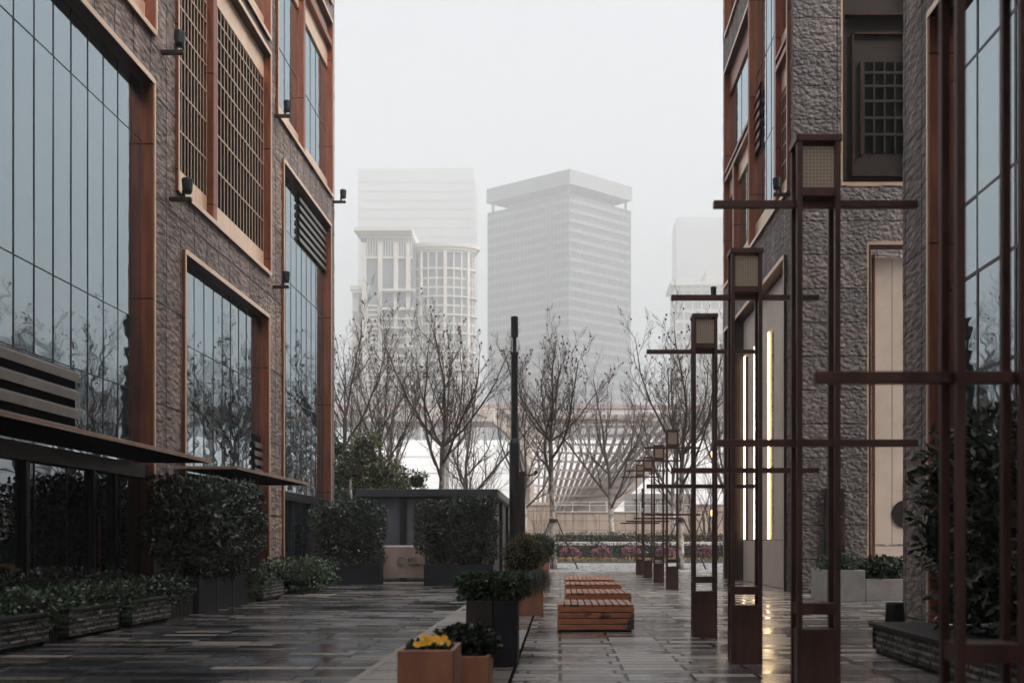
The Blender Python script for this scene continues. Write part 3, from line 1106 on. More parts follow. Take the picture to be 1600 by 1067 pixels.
o = window(RB, FE, 9.1, 11.4, 0.0, 10.4, name='tall_door', sill=False, mat='bronze', proud=-0.02, D=0.46)
d = MB()
d.box(9.42, 9.93, 1.45, 10.0, -0.45, -0.36, 0, FE)
d.box(9.95, 11.1, 1.45, 10.0, -0.45, -0.36, 0, FE)
d.box(9.42, 11.1, 0.1, 1.38, -0.45, -0.36, 0, FE)
d.build('door_leaf', M['beige'], o)
d = MB()
d.tube([FE(10.35, 2.35, -0.36), FE(10.35, 2.35, -0.33)], [0.42, 0.42], 28)
d.build('door_disc', M['bronze'], o)
d = MB()
d.box(9.35, 9.40, 0.1, 10.1, -0.44, -0.25, 0, FE)
d.build('copper_edge', M['copper'], o)

# dark upright sign on the end wall
sg = MB()
sg.box(7.80, 8.40, YW - 0.12, YW - 0.03, 1.05, 3.1)
tag(sg.build('wall_panel', M['black'], loc=(8.1, YW - 0.1, 1.05), bevel=0.01), 'dark upright rectangular panel fixed on the end stone wall above the pale planter', 'panel')

# near block
NB = thing('corner_block', 'near brown stone block with a tall bronze framed glass bay at the right edge', 'building', (RX, 10, 0))
NOP = [(10.3, 19.0, 0.0, 11.3), (-2.0, 8.5, 0.0, 11.3), (10.3, 19.0, 12.6, 21.5), (-2, 8.5, 12.6, 21.5)]
w = MB()
wall_grid(w, FR, -80, 20.6, 0, 30, NOP, NR, fine=(9, 21))
FN = lambda u, v, w_: Vector((RX + u, 20.6 + w_, v))
wall_grid(w, FN, 0, 15, 0, 30, [], Vector((0, 1, 0)), step=0.5)
w.face([(RX, -80, 30), (RX, 20.6, 30), (22, 20.6, 30), (22, -80, 30)], 0, [(0, 0)] * 4)
w.face([(RX, -80, 0), (RX, -80, 30), (22, -80, 30), (22, -80, 0)], 0, [(0, 0), (0, 30), (14, 30), (14, 0)])
w.build('stone_wall', M['stone'], NB, smooth=True)
for (a, b, c, d) in NOP:
    o = window(NB, FR, a, b, c, d, name='window_bay', sill=c > 1)
    add_glass(o, FR, a + 0.1, b - 0.1, [17.4 - 1.45 * i for i in range(-1, 14)], c + (0.12 if c > 1 else 0.02), d - 0.12,
              [1.9, 4.4, 6.1, 7.4, 9.8, 15, 18], M['glass'], NR, rr, 0.06)

# ------------------------------------------------------------------ floodlights on brackets
def make_flood(loc, label, sx):
    t = thing('floodlight', label, 'floodlight', loc, 'bracket floodlights high on the stone piers', local=True)
    b = MB()
    b.box(0, 0.52 * sx, -0.06, 0.06, -0.05, 0.04)
    b.build('bracket', M['bronze'], t, bevel=0.01)
    c = MB()
    x = 0.42 * sx
    c.tube([(x, 0, 0.14), (x, 0, 0.20), (x, 0, 0.42), (x, 0, 0.47), (x, 0, 0.50)], [0.09, 0.115, 0.13, 0.13, 0.085], 12)
    c.build('housing', M['black'], t, smooth=False)
    k = MB()
    k.box(x - 0.12 * sx, x - 0.05 * sx, -0.03, 0.03, 0.04, 0.2)
    k.build('yoke', M['black'], t)
    return t
for y, z, lb in ((23.85, 12.9, 'black floodlight on bracket beside the upper left of the bronze lattice'),
                 (24.35, 9.65, 'black floodlight on bracket at the lower left corner of the bronze lattice'),
                 (33.3, 15.35, 'black floodlight on bracket at the pale pier, just below the twin upper panes'),
                 (33.1, 9.75, 'black floodlight on bracket beside the louvred tall bay, lowest on the left building'),
                 (41.85, 15.4, 'black floodlight jutting from the far corner of the left building against the white sky')):
    make_flood((LX + 0.02, y, z), lb, 1)
make_flood((RX - 0.02, 30.5, 11.85), 'black floodlight on bracket at the near corner of the right building above the lantern crossbar', -1)
make_flood((RX - 0.02, 43.1, 11.75), 'black floodlight at the far corner of the right building, seen over a lantern crossbar', -1)

# warm wall lamps by the far doorway
for y, z, lb in ((42.8, 5.2, 'small lit amber wall lamp by the far doorway, upper of two'), (42.9, 2.75, 'small lit amber wall lamp on an arm by the far corner, lower of two')):
    t = thing('wall_lamp', lb, 'lamp', (RX, y, z), 'warm lamps by the far doorway', local=True)
    b = MB(); b.box(-0.55, -0.02, -0.03, 0.03, -0.02, 0.02); b.build('arm', M['copper'], t)
    b = MB(); b.lathe([(0.05, -0.18), (0.08, -0.1), (0.08, 0.05), (0.04, 0.1)], (-0.5, 0, 0.02), 10); b.build('bulb', M['bulb'], t)

# ------------------------------------------------------------------ lantern posts
def make_lantern(loc, label, group):
    t = thing('lantern_post', label, 'lamp', loc, group, local=True)
    W, D, q = 0.385, 0.27, 0.048
    for sx in (-1, 1):
        for sy in (-1, 1):
            b = MB()
            cx, cy = sx * (W / 2 - q / 2), sy * (D / 2 - q / 2)
            b.box(cx - q / 2, cx + q / 2, cy - q / 2, cy + q / 2, 0, 5.05)
            b.build('post', M['lamp_metal'], t, bevel=0.004)
    b = MB()
    b.box(-W / 2 + 0.012, W / 2 - 0.012, -D / 2 + 0.012, D / 2 - 0.012, 0.0, 0.73)
    b.build('pedestal', M['lamp_metal'], t, bevel=0.006)
    b = MB()
    b.box(-W / 2 + q, W / 2 - q, -D / 2 + 0.008, D / 2 - 0.008, 0.86, 0.96)
    b.box(-W / 2 + 0.008, -W / 2 + q - 0.004, -D / 2 + q, D / 2 - q, 0.86, 0.96)
    b.box(W / 2 - q + 0.004, W / 2 - 0.008, -D / 2 + q, D / 2 - q, 0.86, 0.96)
    b.build('rail', M['lamp_metal'], t)
    b = MB()
    b.box(-W / 2 - 0.012, W / 2 + 0.012, -D / 2 - 0.012, D / 2 + 0.012, 5.05, 5.11)
    b.build('lantern_roof', M['lamp_metal'], t, bevel=.004)
    b = MB()
    b.box(-W / 2 + q, W / 2 - q, -D / 2 + 0.004, D / 2 - 0.004, 4.57, 4.64)
    b.build('lantern_floor', M['lamp_metal'], t)
    for ax in (0, 1):
        for s in (-1, 1):
            b = MB()
            if ax == 0:
                y = s * (D / 2 - 0.05)
                hw = W / 2 - q
                pts = [(-hw, y, 4.64), (hw, y, 4.64), (hw, y, 5.02), (-hw, y, 5.02)]
                uv = [(0, 0), (2 * hw, 0), (2 * hw, .38), (0, .38)]
            else:
                x = s * (W / 2 - 0.05)
                hw = D / 2 - q
                pts = [(x, -hw, 4.64), (x, hw, 4.64), (x, hw, 5.02), (x, -hw, 5.02)]
                uv = [(0, 0), (2 * hw, 0), (2 * hw, .38), (0, .38)]
            b.face(pts, 0, uv)
            b.build('lantern_panel', M['lantern'], t)
    for z in (4.53, 2.39):
        b = MB()
        b.box(-0.915, 0.915, -0.032, 0.032, z - 0.032, z + 0.032)
        b.build('crossbar', M['lamp_metal'], t, bevel=0.004)
    return t
G1, G2 = 'tall lantern posts nearest the camera', 'tall lantern posts of the far row'
LX1 = 2.293
lan = make_lantern((LX1, 5.55, 0), 'nearest copper brown lantern post, its lantern cut off above the photo', G1)
for y, lb in ((9.2, 'largest lantern post whose lantern is in view, its crossbar reaching over the stone end wall'),
              (12.7, 'middle lantern post of the near row, before the lit vertical slots'),
              (16.3, 'farthest and smallest lantern post of the near row, its head against bare twigs')):
    dup(lan, (LX1, y, 0), lb, G1)
for x, y, lb in ((3.60, 32.9, 'tallest-looking lantern post of the distant row of four, at its right end'),
                 (3.67, 38.1, 'second lantern post from the right in the distant row of four'),
                 (3.72, 43.4, 'third lantern post from the right in the distant row of four'),
                 (3.72, 47.6, 'smallest lantern post, at the left end of the distant row of four')):
    dup(lan, (x, y, 0), lb, G2)

# ------------------------------------------------------------------ wooden bench cubes
def make_bench(loc, wx, dy, label):
    t = thing('bench', label, 'bench', loc, 'slatted wooden bench blocks in a row', local=True)
    H = 0.46
    z = 0.03
    n = 4
    ph = (H - 0.035 - z) / n
    for s in (0, 1):
        b = MB()
        for i in range(n):
            y0 = 0.0 if s == 0 else dy - 0.04
            b.box(-wx / 2, wx / 2, y0, y0 + 0.04, z + i * ph + 0.007, z + (i + 1) * ph - 0.007)
        b.build('end_boards', M['wood'], t, bevel=0.004)
    for s in (-1, 1):
        b = MB()
        for i in range(n):
            x0 = -wx / 2 + 0.002 if s < 0 else wx / 2 - 0.042
            b.box(x0, x0 + 0.04, 0.042, dy - 0.042, z + i * ph + 0.007, z + (i + 1) * ph - 0.007)
        b.build('side_boards', M['wood'], t, bevel=0.004)
    b = MB()
    k = 11
    for i in range(k):
        a, c = -wx / 2 + wx * i / k, -wx / 2 + wx * (i + 1) / k
        b.box(a + 0.010, c - 0.010, -0.004, dy / 2 - 0.006 if dy > 1.9 else dy + 0.004, H - 0.035, H)
        if dy > 1.9:
            b.box(a + 0.010, c - 0.010, dy / 2 + 0.006, dy + 0.004, H - 0.035, H)
    b.build('seat', M['wood'], t, bevel=0.004)
    b = MB()
    b.box(-wx / 2 + 0.05, wx / 2 - 0.05, 0.05, dy - 0.05, 0.0, H - 0.06)
    b.build('inner_frame', M['dark'], t)
    return t
make_bench((0.60, 17.15, 0), 1.29, 1.55, 'nearest wooden slatted bench block with four rain darkened front boards')
make_bench((0.79, 21.0, 0), 1.35, 1.9, 'second wooden slatted bench block in the row, behind the nearest one')
make_bench((0.83, 25.4, 0), 1.40, 1.8, 'third wooden slatted bench block in the row')
make_bench((0.84, 28.6, 0), 1.40, 3.4, 'farthest bench block, its top cut by a cross joint')

# ------------------------------------------------------------------ foliage helpers
def rdir(rnd, up=0.0):
    while True:
        v = Vector((rnd.uniform(-1, 1), rnd.uniform(-1, 1), rnd.uniform(-1, 1)))
        if 0.05 < v.length < 1:
            v.normalize()
            v.z += up
            return v

def hedge_mesh(mb, c, r, n, size, rnd, power=4.0, core=0.78, wid=0.3, mi=0, cmi=1, fr=1.2, hollow=0.55, up=0.35):
    """leaves through a bumpy superellipsoid shell round a solid dark core painted as inner shade"""
    c = Vector(c)
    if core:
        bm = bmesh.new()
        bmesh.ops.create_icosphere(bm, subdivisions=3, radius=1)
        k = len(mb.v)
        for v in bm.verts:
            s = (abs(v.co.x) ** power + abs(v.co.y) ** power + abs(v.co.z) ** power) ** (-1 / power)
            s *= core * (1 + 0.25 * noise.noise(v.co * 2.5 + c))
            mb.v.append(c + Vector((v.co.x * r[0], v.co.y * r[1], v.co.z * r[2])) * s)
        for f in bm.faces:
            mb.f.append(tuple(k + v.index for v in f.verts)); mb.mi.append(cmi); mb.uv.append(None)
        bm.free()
    i = 0
    while i < n:
        d = rdir(rnd)
        d.normalize()
        s = (abs(d.x) ** power + abs(d.y) ** power + abs(d.z) ** power) ** (-1 / power)
        bump = noise.noise(Vector((d.x * r[0], d.y * r[1], d.z * r[2])) * fr * 2 + c)
        q = s * (1 + 0.22 * bump) * (hollow + (1.06 - hollow) * rnd.random() ** 0.45)
        if rnd.random() < 0.35 - bump * 0.9:
            continue
        p = c + Vector((d.x * r[0], d.y * r[1], d.z * r[2])) * q
        ld = rdir(rnd, up) + d * 0.6
        mb.leaf(p, ld, size * rnd.uniform(0.6, 1.25), wid, mi, rnd)
        i += 1

def stems(mb, c, spread, z0, z1, n, r, rnd, mi=0):
    for _ in range(n):
        x, y = c[0] + rnd.uniform(-spread[0], spread[0]), c[1] + rnd.uniform(-spread[1], spread[1])
        mb.tube([(x, y, z0), (x + rnd.uniform(-.06, .06), y + rnd.uniform(-.06, .06), (z0 + z1) / 2), (x + rnd.uniform(-.12, .12), y, z1)], [r, r * .8, r * .6], 5, mi)

def trough(mb, x0, x1, y0, y1, z0, z1, t=0.03, mi=0, smi=1, fill=0.05):
    mb.box(x0, x1, y0, y0 + t, z0, z1, mi)
    mb.box(x0, x1, y1 - t, y1, z0, z1, mi)
    mb.box(x0, x0 + t, y0 + t, y1 - t, z0, z1, mi)
    mb.box(x1 - t, x1, y0 + t, y1 - t, z0, z1, mi)

def planter(name, x0, x1, y0, y1, z1, mat, label, cat='planter', group=None, t=0.03, bevel=0.008, extra=None):
    ctr = ((x0 + x1) / 2, (y0 + y1) / 2, 0)
    th = thing(name, label, cat, ctr, group)
    b = MB()
    trough(b, x0, x1, y0, y1, 0.0, z1, t)
    b.build('pot', mat, th, bevel=bevel)
    s = MB()
    s.box(x0 + t, x1 - t, y0 + t, y1 - t, 0.02, z1 - 0.05)
    s.build('soil', M['soil'], th)
    return th

def shrub(name, parts, label, cat='shrub', group=None, base=None):
    """parts: list of (part_name, MB, materials)"""
    th = thing(name, label, cat, base, group)
    for pn, mb, mt in parts:
        mb.build(pn, mt, th)
    return th

def hedge(name, c, r, n, size, label, seed, mat='leaf_dark', z0=0.5, group=None, power=4.0, stem=6, core=0.78, cat='hedge', wid=0.3, fr=1.2, extra=()):
    rnd = random.Random(seed)
    f = MB()
    hedge_mesh(f, c, r, n, size, rnd, power, core, wid, fr=fr)
    for (c2, r2, n2) in extra:
        hedge_mesh(f, c2, r2, n2, size, rnd, 3.0, core, wid, fr=fr)
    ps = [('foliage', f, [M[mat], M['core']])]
    if stem:
        s = MB()
        stems(s, c, (r[0] * .6, r[1] * .6), z0, c[2], stem, 0.02, rnd)
        ps.append(('stem', s, [M['twig']]))
    return shrub(name, ps, label, cat, group, (c[0], c[1], z0))

# ------------------------------------------------------------------ centre row of planters
planter('planter', -1.21, -0.79, 7.6, 8.2, 0.70, M['orange_pot'], 'nearest square terracotta orange planter, filled with yellow pansies', t=0.035)
planter('planter', -1.10, -0.625, 9.0, 9.55, 0.50, M['orange_pot'], 'low terracotta orange planter with dark kale, just behind the pansies', t=0.035)
bp = planter('planter', -0.80, -0.515, 12.3, 12.95, 0.80, M['black_pot'], 'tall charcoal planter half under a clipped hedge, right of a brown one', t=0.03)
planter('planter', -1.13, -0.81, 12.3, 12.95, 0.80, M['brown_pot'], 'tall dark brown planter touching the charcoal one, under the clipped hedge', t=0.03)
planter('planter', -1.12, -0.35, 21.0, 21.8, 0.76, M['orange_pot'], 'terracotta orange planter holding the round olive shrub and hanging grass', t=0.04)
planter('planter', -1.12, -0.36, 34.0, 34.8, 0.82, M['orange_pot'], 'farthest terracotta orange planter, mostly hidden behind the round olive shrub', t=0.04)

rnd = random.Random(21)
fl, gr = MB(), MB()
for i in range(26):
    x, y = rnd.uniform(-1.17, -0.83), rnd.uniform(7.66, 8.15)
    for k in range(9):
        gr.leaf(Vector((x, y, 0.66 + rnd.uniform(0, .04))), rdir(rnd, 0.8), rnd.uniform(.04, .07), 0.32, 0, rnd)
for i in range(15):
    x, y, z = rnd.uniform(-1.16, -0.84), rnd.uniform(7.66, 8.15), rnd.uniform(0.72, 0.765)
    if rnd.random() < 0.3: z += 0.03
    tl = Vector((rnd.uniform(-.5, .5), -0.8, rnd.uniform(0.1, 0.9))).normalized()
    a = tl.orthogonal().normalized()
    b = tl.cross(a)
    for k in range(5):
        an = 2 * pi * k / 5 + rnd.random() * .4
        d = a * cos(an) + b * sin(an)
        s = d.cross(tl)
        p = Vector((x, y, z))
        q = rnd.uniform(0.026, 0.034)
        fl.face([p, p + d * q * .7 + s * q * .6, p + d * q * 1.15 + tl * .006, p + d * q * .7 - s * q * .6])
shrub('pansies', [('leaves', gr, [M['leaf_mid']]), ('petals', fl, [M['yellow']])], 'bright yellow pansies growing in the nearest orange planter', 'flowers', None, (-1.0, 7.9, .65))

f = MB()
rnd = random.Random(5)
for (cx, cy, cz, q) in ((-.98, 9.2, .60, .14), (-.78, 9.22, .62, .16), (-.70, 9.4, .58, .13), (-.9, 9.42, .60, .14)):
    hedge_mesh(f, (cx, cy, cz), (q, q, q * .85), 620, .055, rnd, 2.2, .7, .36, fr=5)
shrub('kale', [('foliage', f, [M['leaf_dark'], M['core']])], 'dark green leafy kale in the low orange planter behind the pansies', 'plant', None, (-.85, 9.3, .48))

hedge('box_hedge', (-0.82, 12.62, 0.955), (0.385, 0.33, 0.14), 6500, 0.042, 'clipped dark green box hedge on the charcoal and brown planters', 31, 'leaf_mid', 0.76, power=7, stem=12, core=.8, wid=.34, fr=3)
hedge('round_shrub', (-0.76, 21.4, 1.21), (0.43, 0.42, 0.42), 4200, 0.06, 'round olive brown topiary ball in an orange planter', 32, 'leaf_ball', 0.72, power=2, stem=4, core=.85, wid=.22, fr=3)
hedge('round_shrub', (-0.62, 34.4, 1.30), (0.48, 0.45, 0.44), 2400, 0.08, 'round green topiary ball half hidden behind the olive one', 33, 'leaf_mid', 0.78, power=2, stem=4, core=.85, wid=.24, fr=3)
g = MB()
rnd = random.Random(8)
for i in range(900):
    a = rnd.uniform(-pi * 0.85, pi * .3)
    p = Vector((-0.62 + rnd.uniform(-.42, .22), 21.12 + rnd.uniform(-.05, .3), 0.78 + rnd.uniform(0, .08)))
    d = Vector((cos(a), sin(a), 0))
    L = rnd.uniform(.22, .42)
    q = [p, p + d * L * .35 + Vector((0, 0, .10)), p + d * L * .62 + Vector((0, 0, -.02)), p + d * L * .75 + Vector((0, 0, -.30 * rnd.random() - .1))]
    s = Vector((-d.y, d.x, 0)) * 0.006
    for u, v in zip(q, q[1:]):
        g.face([u - s, u + s, v + s * .7, v - s * .7])
shrub('trailing_grass', [('blades', g, [M['grass']])], 'dark grass hanging over the rim of the olive shrub planter', 'plant', None, (-.6, 21.3, .74))

# ------------------------------------------------------------------ left side planting
for i, (a, b, lb) in enumerate(((13.1, 15.0, 'split stone planter wall block at the lower left edge of the photo'),
                                (15.65, 17.4, 'split stone planter wall block, second from the left edge'),
                                (17.95, 19.75, 'split stone planter wall block beside the long black hedge trough'),
                                (25.9, 27.7, 'small far split stone planter wall block beyond the black hedge trough'))):
    t = thing('planter_wall', lb, 'planter', (-7.8, (a + b) / 2, 0), 'split stone planter blocks along the left building')
    FW = lambda u, v, w_: Vector((-7.5 + w_, u, v))
    s = MB()
    wall_grid(s, FW, a, b, 0.06, 0.43, [], NL, amp=0.03, step=0.07)
    s.box(-8.2, -7.56, a + .002, b - .002, 0.06, 0.43)
    s.face([(-7.5, a, .06), (-7.5, a, .43), (-8.2, a, .43), (-8.2, a, .06)], 0, [(0, .06), (0, .43), (.7, .43), (.7, .06)])
    s.build('stone_face', M['stone_low'], t)
    s = MB()
    s.box(-8.22, -7.46, a - .02, b + .02, 0.43, 0.485)
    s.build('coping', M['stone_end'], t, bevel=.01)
    s = MB()
    s.box(-8.2, -7.54, a + .03, b - .03, 0.0, 0.06)
    s.build('plinth', M['dark'], t)
for (a, b, lb) in ((15.02, 15.63, 'dark slatted infill between the first two stone blocks on the left'), (17.42, 17.93, 'dark slatted infill between the second and third stone blocks'),
                   (19.8, 21.4, 'dark slatted infill before the long black hedge trough'), (24.95, 25.85, 'dark slatted infill before the far stone block')):
    s = MB()
    y = a
    while y < b - .03:
        s.box(-7.72, -7.66, y, y + .04, 0, .44)
        y += .075
    s.box(-7.80, -7.725, a, b, 0, .42)
    tag(s.build('slat_panel', M['bronze'], loc=(-7.75, (a + b) / 2, 0)), lb, 'panel', 'slatted infills between the stone planter blocks')
SH = 'low leafy shrubs along the left building'
for i, (y, hh, lb) in enumerate(((12.6, .62, 'low green shrub bed at the lower left edge behind the first stone block'), (15.3, .66, 'low green shrub spilling between the first and second stone blocks'),
                                 (17.6, .66, 'low green shrub behind the second stone block'), (19.9, .64, 'low green shrub beside the near end of the black hedge trough'),
                                 (25.9, .8, 'low bright green shrub behind the small far stone block'))):
    hedge('low_shrub', (-7.95, y, 0.48), (0.5, 1.35, 0.30), 2600, .075, lb, 50 + i, 'leaf_mid' if i != 3 else 'leaf_dark', 0.1, SH, 3, 5, .7, 'shrub', .32, 2)
hedge('shrub_bed', (-8.75, 16.5, 0.55), (0.32, 4.6, 0.42), 5200, .085, 'long dark shrub bed against the left shop windows', 60, 'leaf_dark', .05, None, 4, 6, .75, 'shrub')
hedge('low_shrub', (-8.0, 31.5, 0.5), (0.85, 2.4, 0.5), 3200, .09, 'low green shrub by the foot of the left building before the kiosk hedge', 61, 'leaf_mid', .05, SH, 3, 6, .75, 'shrub')

t = planter('hedge_trough', -8.5, -7.6, 21.56, 24.9, 0.71, M['black_pot'], 'long black hedge trough of three panels along the left building', t=.04)
s = MB()
for y in (22.67, 23.78):
    s.box(-7.597, -7.585, y - .02, y + .02, 0, .71)
s.build('joint', M['black'], t)
hedge('hedge', (-8.0, 23.3, 2.02), (0.86, 1.95, 0.86), 9500, .115, 'big dark hedge with glossy flat top in the long black trough', 70, 'leaf_dark', .6, None, 4.5, 14, .72, 'hedge', .27, 1.0, extra=(((-8.0, 23.3, 1.15), (.55, 1.75, .55), 2600),))

t = planter('hedge_trough', -8.75, -6.42, 36.4, 37.2, 0.75, M['black_pot'], 'black trough left of the banner, holding a square dark hedge', t=.04)
hedge('hedge', (-7.6, 36.8, 1.85), (1.15, .55, 1.08), 6500, .12, 'square dark hedge left of the banner in front of the kiosk', 71, 'leaf_dark', .65, None, 6, 8, .74, 'hedge', .28, 1.0)
t = planter('hedge_trough', -4.72, -2.32, 35.5, 36.3, 0.72, M['black_pot'], 'black trough right of the banner under two dark hedges', t=.04)
hedge('hedge', (-4.35, 35.9, 2.0), (0.68, .5, .86), 3600, .115, 'ragged dark hedge just right of the banner', 72, 'leaf_dark', .65, None, 4, 8, .6, 'hedge', .28, 1.4, extra=(((-4.1, 35.9, 1.1), (.5, .4, .42), 900),))
hedge('hedge', (-3.08, 35.9, 1.95), (0.83, .52, 1.0), 5600, .115, 'dense square dark hedge at the right corner of the kiosk', 73, 'leaf_dark', .65, None, 6, 8, .74, 'hedge', .28, 1.0, extra=(((-3.2, 35.9, 1.0), (.6, .4, .4), 900),))

# banner on a crowd barrier
t = thing('banner_barrier', 'brown cloth banner on a low barrier with round emblem, before the kiosk', 'banner', (-4.9, 37.7, 0))
b = MB()
b.box(-7.1, -2.55, 37.68, 37.74, 1.33, 1.39)
b.build('top_rail', M['white_bar'], t)
b = MB()
for x in (-7.1, -5.75, -4.9, -3.7, -2.6):
    b.box(x, x + .05, 37.68, 37.74, 0, 1.33)
b.box(-7.1, -2.55, 37.69, 37.73, .08, .13)
b.build('frame', M['black'], t)
b = MB()
nx, nz = 26, 8
def clothy(x, z):
    return 37.66 - .012 * sin(x * 6 + z * 2) - .01 * noise.noise(Vector((x * 2, z * 3, 0)))
for i in range(nx):
    for j in range(nz):
        x0, x1 = -6.72 + 4.1 * i / nx, -6.72 + 4.1 * (i + 1) / nx
        z0, z1 = .2 + 1.12 * j / nz, .2 + 1.12 * (j + 1) / nz
        b.face([(x0, clothy(x0, z0), z0), (x1, clothy(x1, z0), z0), (x1, clothy(x1, z1), z1), (x0, clothy(x0, z1), z1)])
b.build('cloth', M['fabric'], t, smooth=True)
FT = lambda x0, z0: (lambda r, u, o_: Vector((x0 + r, 37.628 - o_, z0 + u)))
text_mesh('lettering', 'BFC', 0.20, M['print'], t, FT(-5.60, .80))
text_mesh('lettering', '外滩金融中心', 0.105, M['print'], t, FT(-5.60, .64))
b = MB()
b.tube([(-5.83, 37.640, .80), (-5.83, 37.630, .80)], [.17, .17], 28)
b.build('emblem', M['logo'], t)
b = MB()
b.tube([(-5.77, 37.629, .79), (-5.77, 37.624, .79)], [.10, .10], 24)
b.build('emblem', M['logo_light'], t)
b = MB()
b.box(-6.9, -4.75, 37.2, 37.55, 0.0, 0.05)
tag(b.build('base_strip', M['coping'], loc=(-5.8, 37.4, 0)), 'thin pale stone strip on the paving under the banner', 'paving strip')

# kiosk
K = thing('kiosk', 'low black framed pavilion with grey blinds and a flat roof behind the hedges', 'kiosk', (-5.0, 44, 0))
b = MB()
b.box(-7.75, -2.36, 38.8, 50.2, 3.22, 3.52)
b.build('roof', M['fascia'], K, bevel=.02)
b = MB()
b.box(-2.36, -2.33, 38.85, 50.2, 3.24, 3.50)
b.build('side_fascia', M['fascia_tan'], K)
for x, y in ((-7.5, 39.1), (-5.97, 39.1), (-4.27, 39.1), (-2.62, 39.1), (-2.62, 44.4), (-2.62, 49.8), (-7.5, 49.8)):
    b = MB()
    b.box(x - .13, x + .13, y - .1, y + .1, 0, 3.215)
    b.build('column', M['black'], K)
for x0, x1 in ((-7.37, -6.10), (-5.84, -4.40), (-4.14, -2.75)):
    b = MB()
    b.box(x0, x1, 39.12, 39.16, .08, 3.2)
    b.build('blind', M['blind'], K)
for y0, y1 in ((39.2, 44.3), (44.5, 49.7)):
    b = MB()
    b.box(-2.66, -2.62, y0, y1, .08, 3.2)
    b.build('dark_pane', M['bronze'], K)
b = MB()
b.box(-7.5, -2.6, 49.7, 49.76, 0, 3.2)
b.box(-7.55, -7.5, 39.2, 49.7, 0, 3.2)
b.build('rear_wall', M['black'], K)

# evergreens at the corner of the left building
def evergreen(name, blobs, label, seed, mat, sz, base, cat='tree'):
    rnd = random.Random(seed)
    f = MB()
    for (c, r, n) in blobs:
        hedge_mesh(f, c, r, n, sz, rnd, 2.2, .62, .24, fr=.9, hollow=.4, up=.1)
    s = MB()
    s.tube([(base[0], base[1], 0), (base[0] + .1, base[1], 2), (base[0] + .05, base[1], 4.2)], [.14, .1, .05], 8)
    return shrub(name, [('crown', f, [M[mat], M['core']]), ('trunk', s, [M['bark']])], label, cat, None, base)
evergreen('evergreen_tree', [((-9.7, 51, 5.9), (.85, .8, 1.15), 2200), ((-9.2, 51, 4.6), (1.5, 1.2, 1.2), 3400), ((-10.6, 51.4, 4.6), (1.3, 1.2, 1.3), 2600), ((-8.2, 50.9, 3.9), (1.0, 1.0, .9), 2000),
                             ((-9.6, 51, 3.0), (2.2, 1.4, 1.5), 4200), ((-11.8, 52, 4.2), (1.2, 1.2, 1.6), 2200), ((-7.9, 51.2, 2.9), (1.1, 1, .9), 1600), ((-11.9, 51.2, 2.4), (1.6, 1.5, 2), 2600)],
          'bushy olive green evergreen tree behind the kiosk beside the left building', 81, 'leaf_ever', .17, (-9.6, 51, 0))
evergreen('bamboo_clump', [((-11.6, 54, 6.3), (.55, .5, .8), 260), ((-7.3, 52, 4.6), (.6, .5, .5), 200), ((-11.3, 54, 4.8), (.6, .6, .9), 500)], 'sparse light green bamboo sprays sticking out beside the evergreen tree', 82, 'leaf_mid', .2, (-11.4, 54, 0), 'plant')
evergreen('dark_shrub', [((-9.2, 44.2, 1.6), (1.25, 1.1, 1.7), 4200), ((-8.1, 43.6, 1.2), (1.0, .8, 1.2), 2400), ((-9.9, 45, 2.8), (1.1, 1.0, 1.1), 2200)], 'tall dark shrub filling the corner between left building and kiosk', 83, 'leaf_dark', .14, (-9.1, 44.2, 0), 'shrub')

# ------------------------------------------------------------------ right side planting
t = planter('planter', 6.74, 7.69, 25.8, 27.5, 0.80, M['white_pot'], 'tall pale concrete planter before the end wall', t=.06, bevel=.012)
hedge('low_shrub', (7.2, 26.6, .93), (.42, .7, .24), 1500, .11, 'green shrub and grass in the tall pale planter', 90, 'leaf_mid', .74, None, 2.5, 4, .6, 'shrub', .18, 2)
t = planter('planter', 7.95, 9.3, 26.6, 27.5, 0.55, M['white_pot'], 'lower pale concrete planter beside the taller one', t=.06, bevel=.012)
hedge('low_shrub', (8.5, 27.0, .76), (.6, .38, .34), 1600, .11, 'dark green shrub in the lower pale planter', 91, 'leaf_mid', .48, None, 2.5, 4, .6, 'shrub', .3, 2)

def twiggy(mb, p, d, L, r, depth, rnd, spread=.55, up=.25, n=3, tips=None, seg=3, taper=.62):
    pts, rad = [p], [r]
    q = Vector(p)
    for i in range(seg):
        d = (d + Vector((rnd.uniform(-.16, .16), rnd.uniform(-.16, .16), up * .35))).normalized()
        q = q + d * L / seg
        pts.append(q.copy())
        rad.append(r * (1 - (1 - taper) * (i + 1) / seg))
    mb.tube(pts, rad, 4 if r < .03 else 6, 0, False)
    if depth == 0:
        if tips is not None: tips.append(q.copy())
        return
    for i in range(n):
        k = rnd.randint(1, seg)
        a = rnd.uniform(0, 2 * pi)
        s = d.orthogonal().normalized()
        t_ = d.cross(s)
        nd = (d + (s * cos(a) + t_ * sin(a)) * rnd.uniform(spread * .5, spread * 1.3)).normalized()
        twiggy(mb, pts[k if i else seg], nd, L * rnd.uniform(.55, .8), rad[k if i else seg] * .68, depth - 1, rnd, spread, up, n, tips, seg, taper)

rnd = random.Random(12)
b, f, tips = MB(), MB(), []
for i in range(4):
    twiggy(b, Vector((7.2 + rnd.uniform(-.15, .15), 26.7, .75)), Vector((rnd.uniform(-.45, .45), rnd.uniform(-.2, .2), 1)), .95, .022, 3, rnd, .6, .3, 3, tips)
for p in tips:
    if rnd.random() < .7: f.leaf(p, rdir(rnd), .09, .3, 0, rnd)
shrub('maple_sapling', [('branches', b, [M['twig_red']]), ('dry_leaves', f, [M['leaf_red']])], 'thin bare reddish sapling growing from the tall pale planter', 'tree', None, (7.2, 26.7, .74))

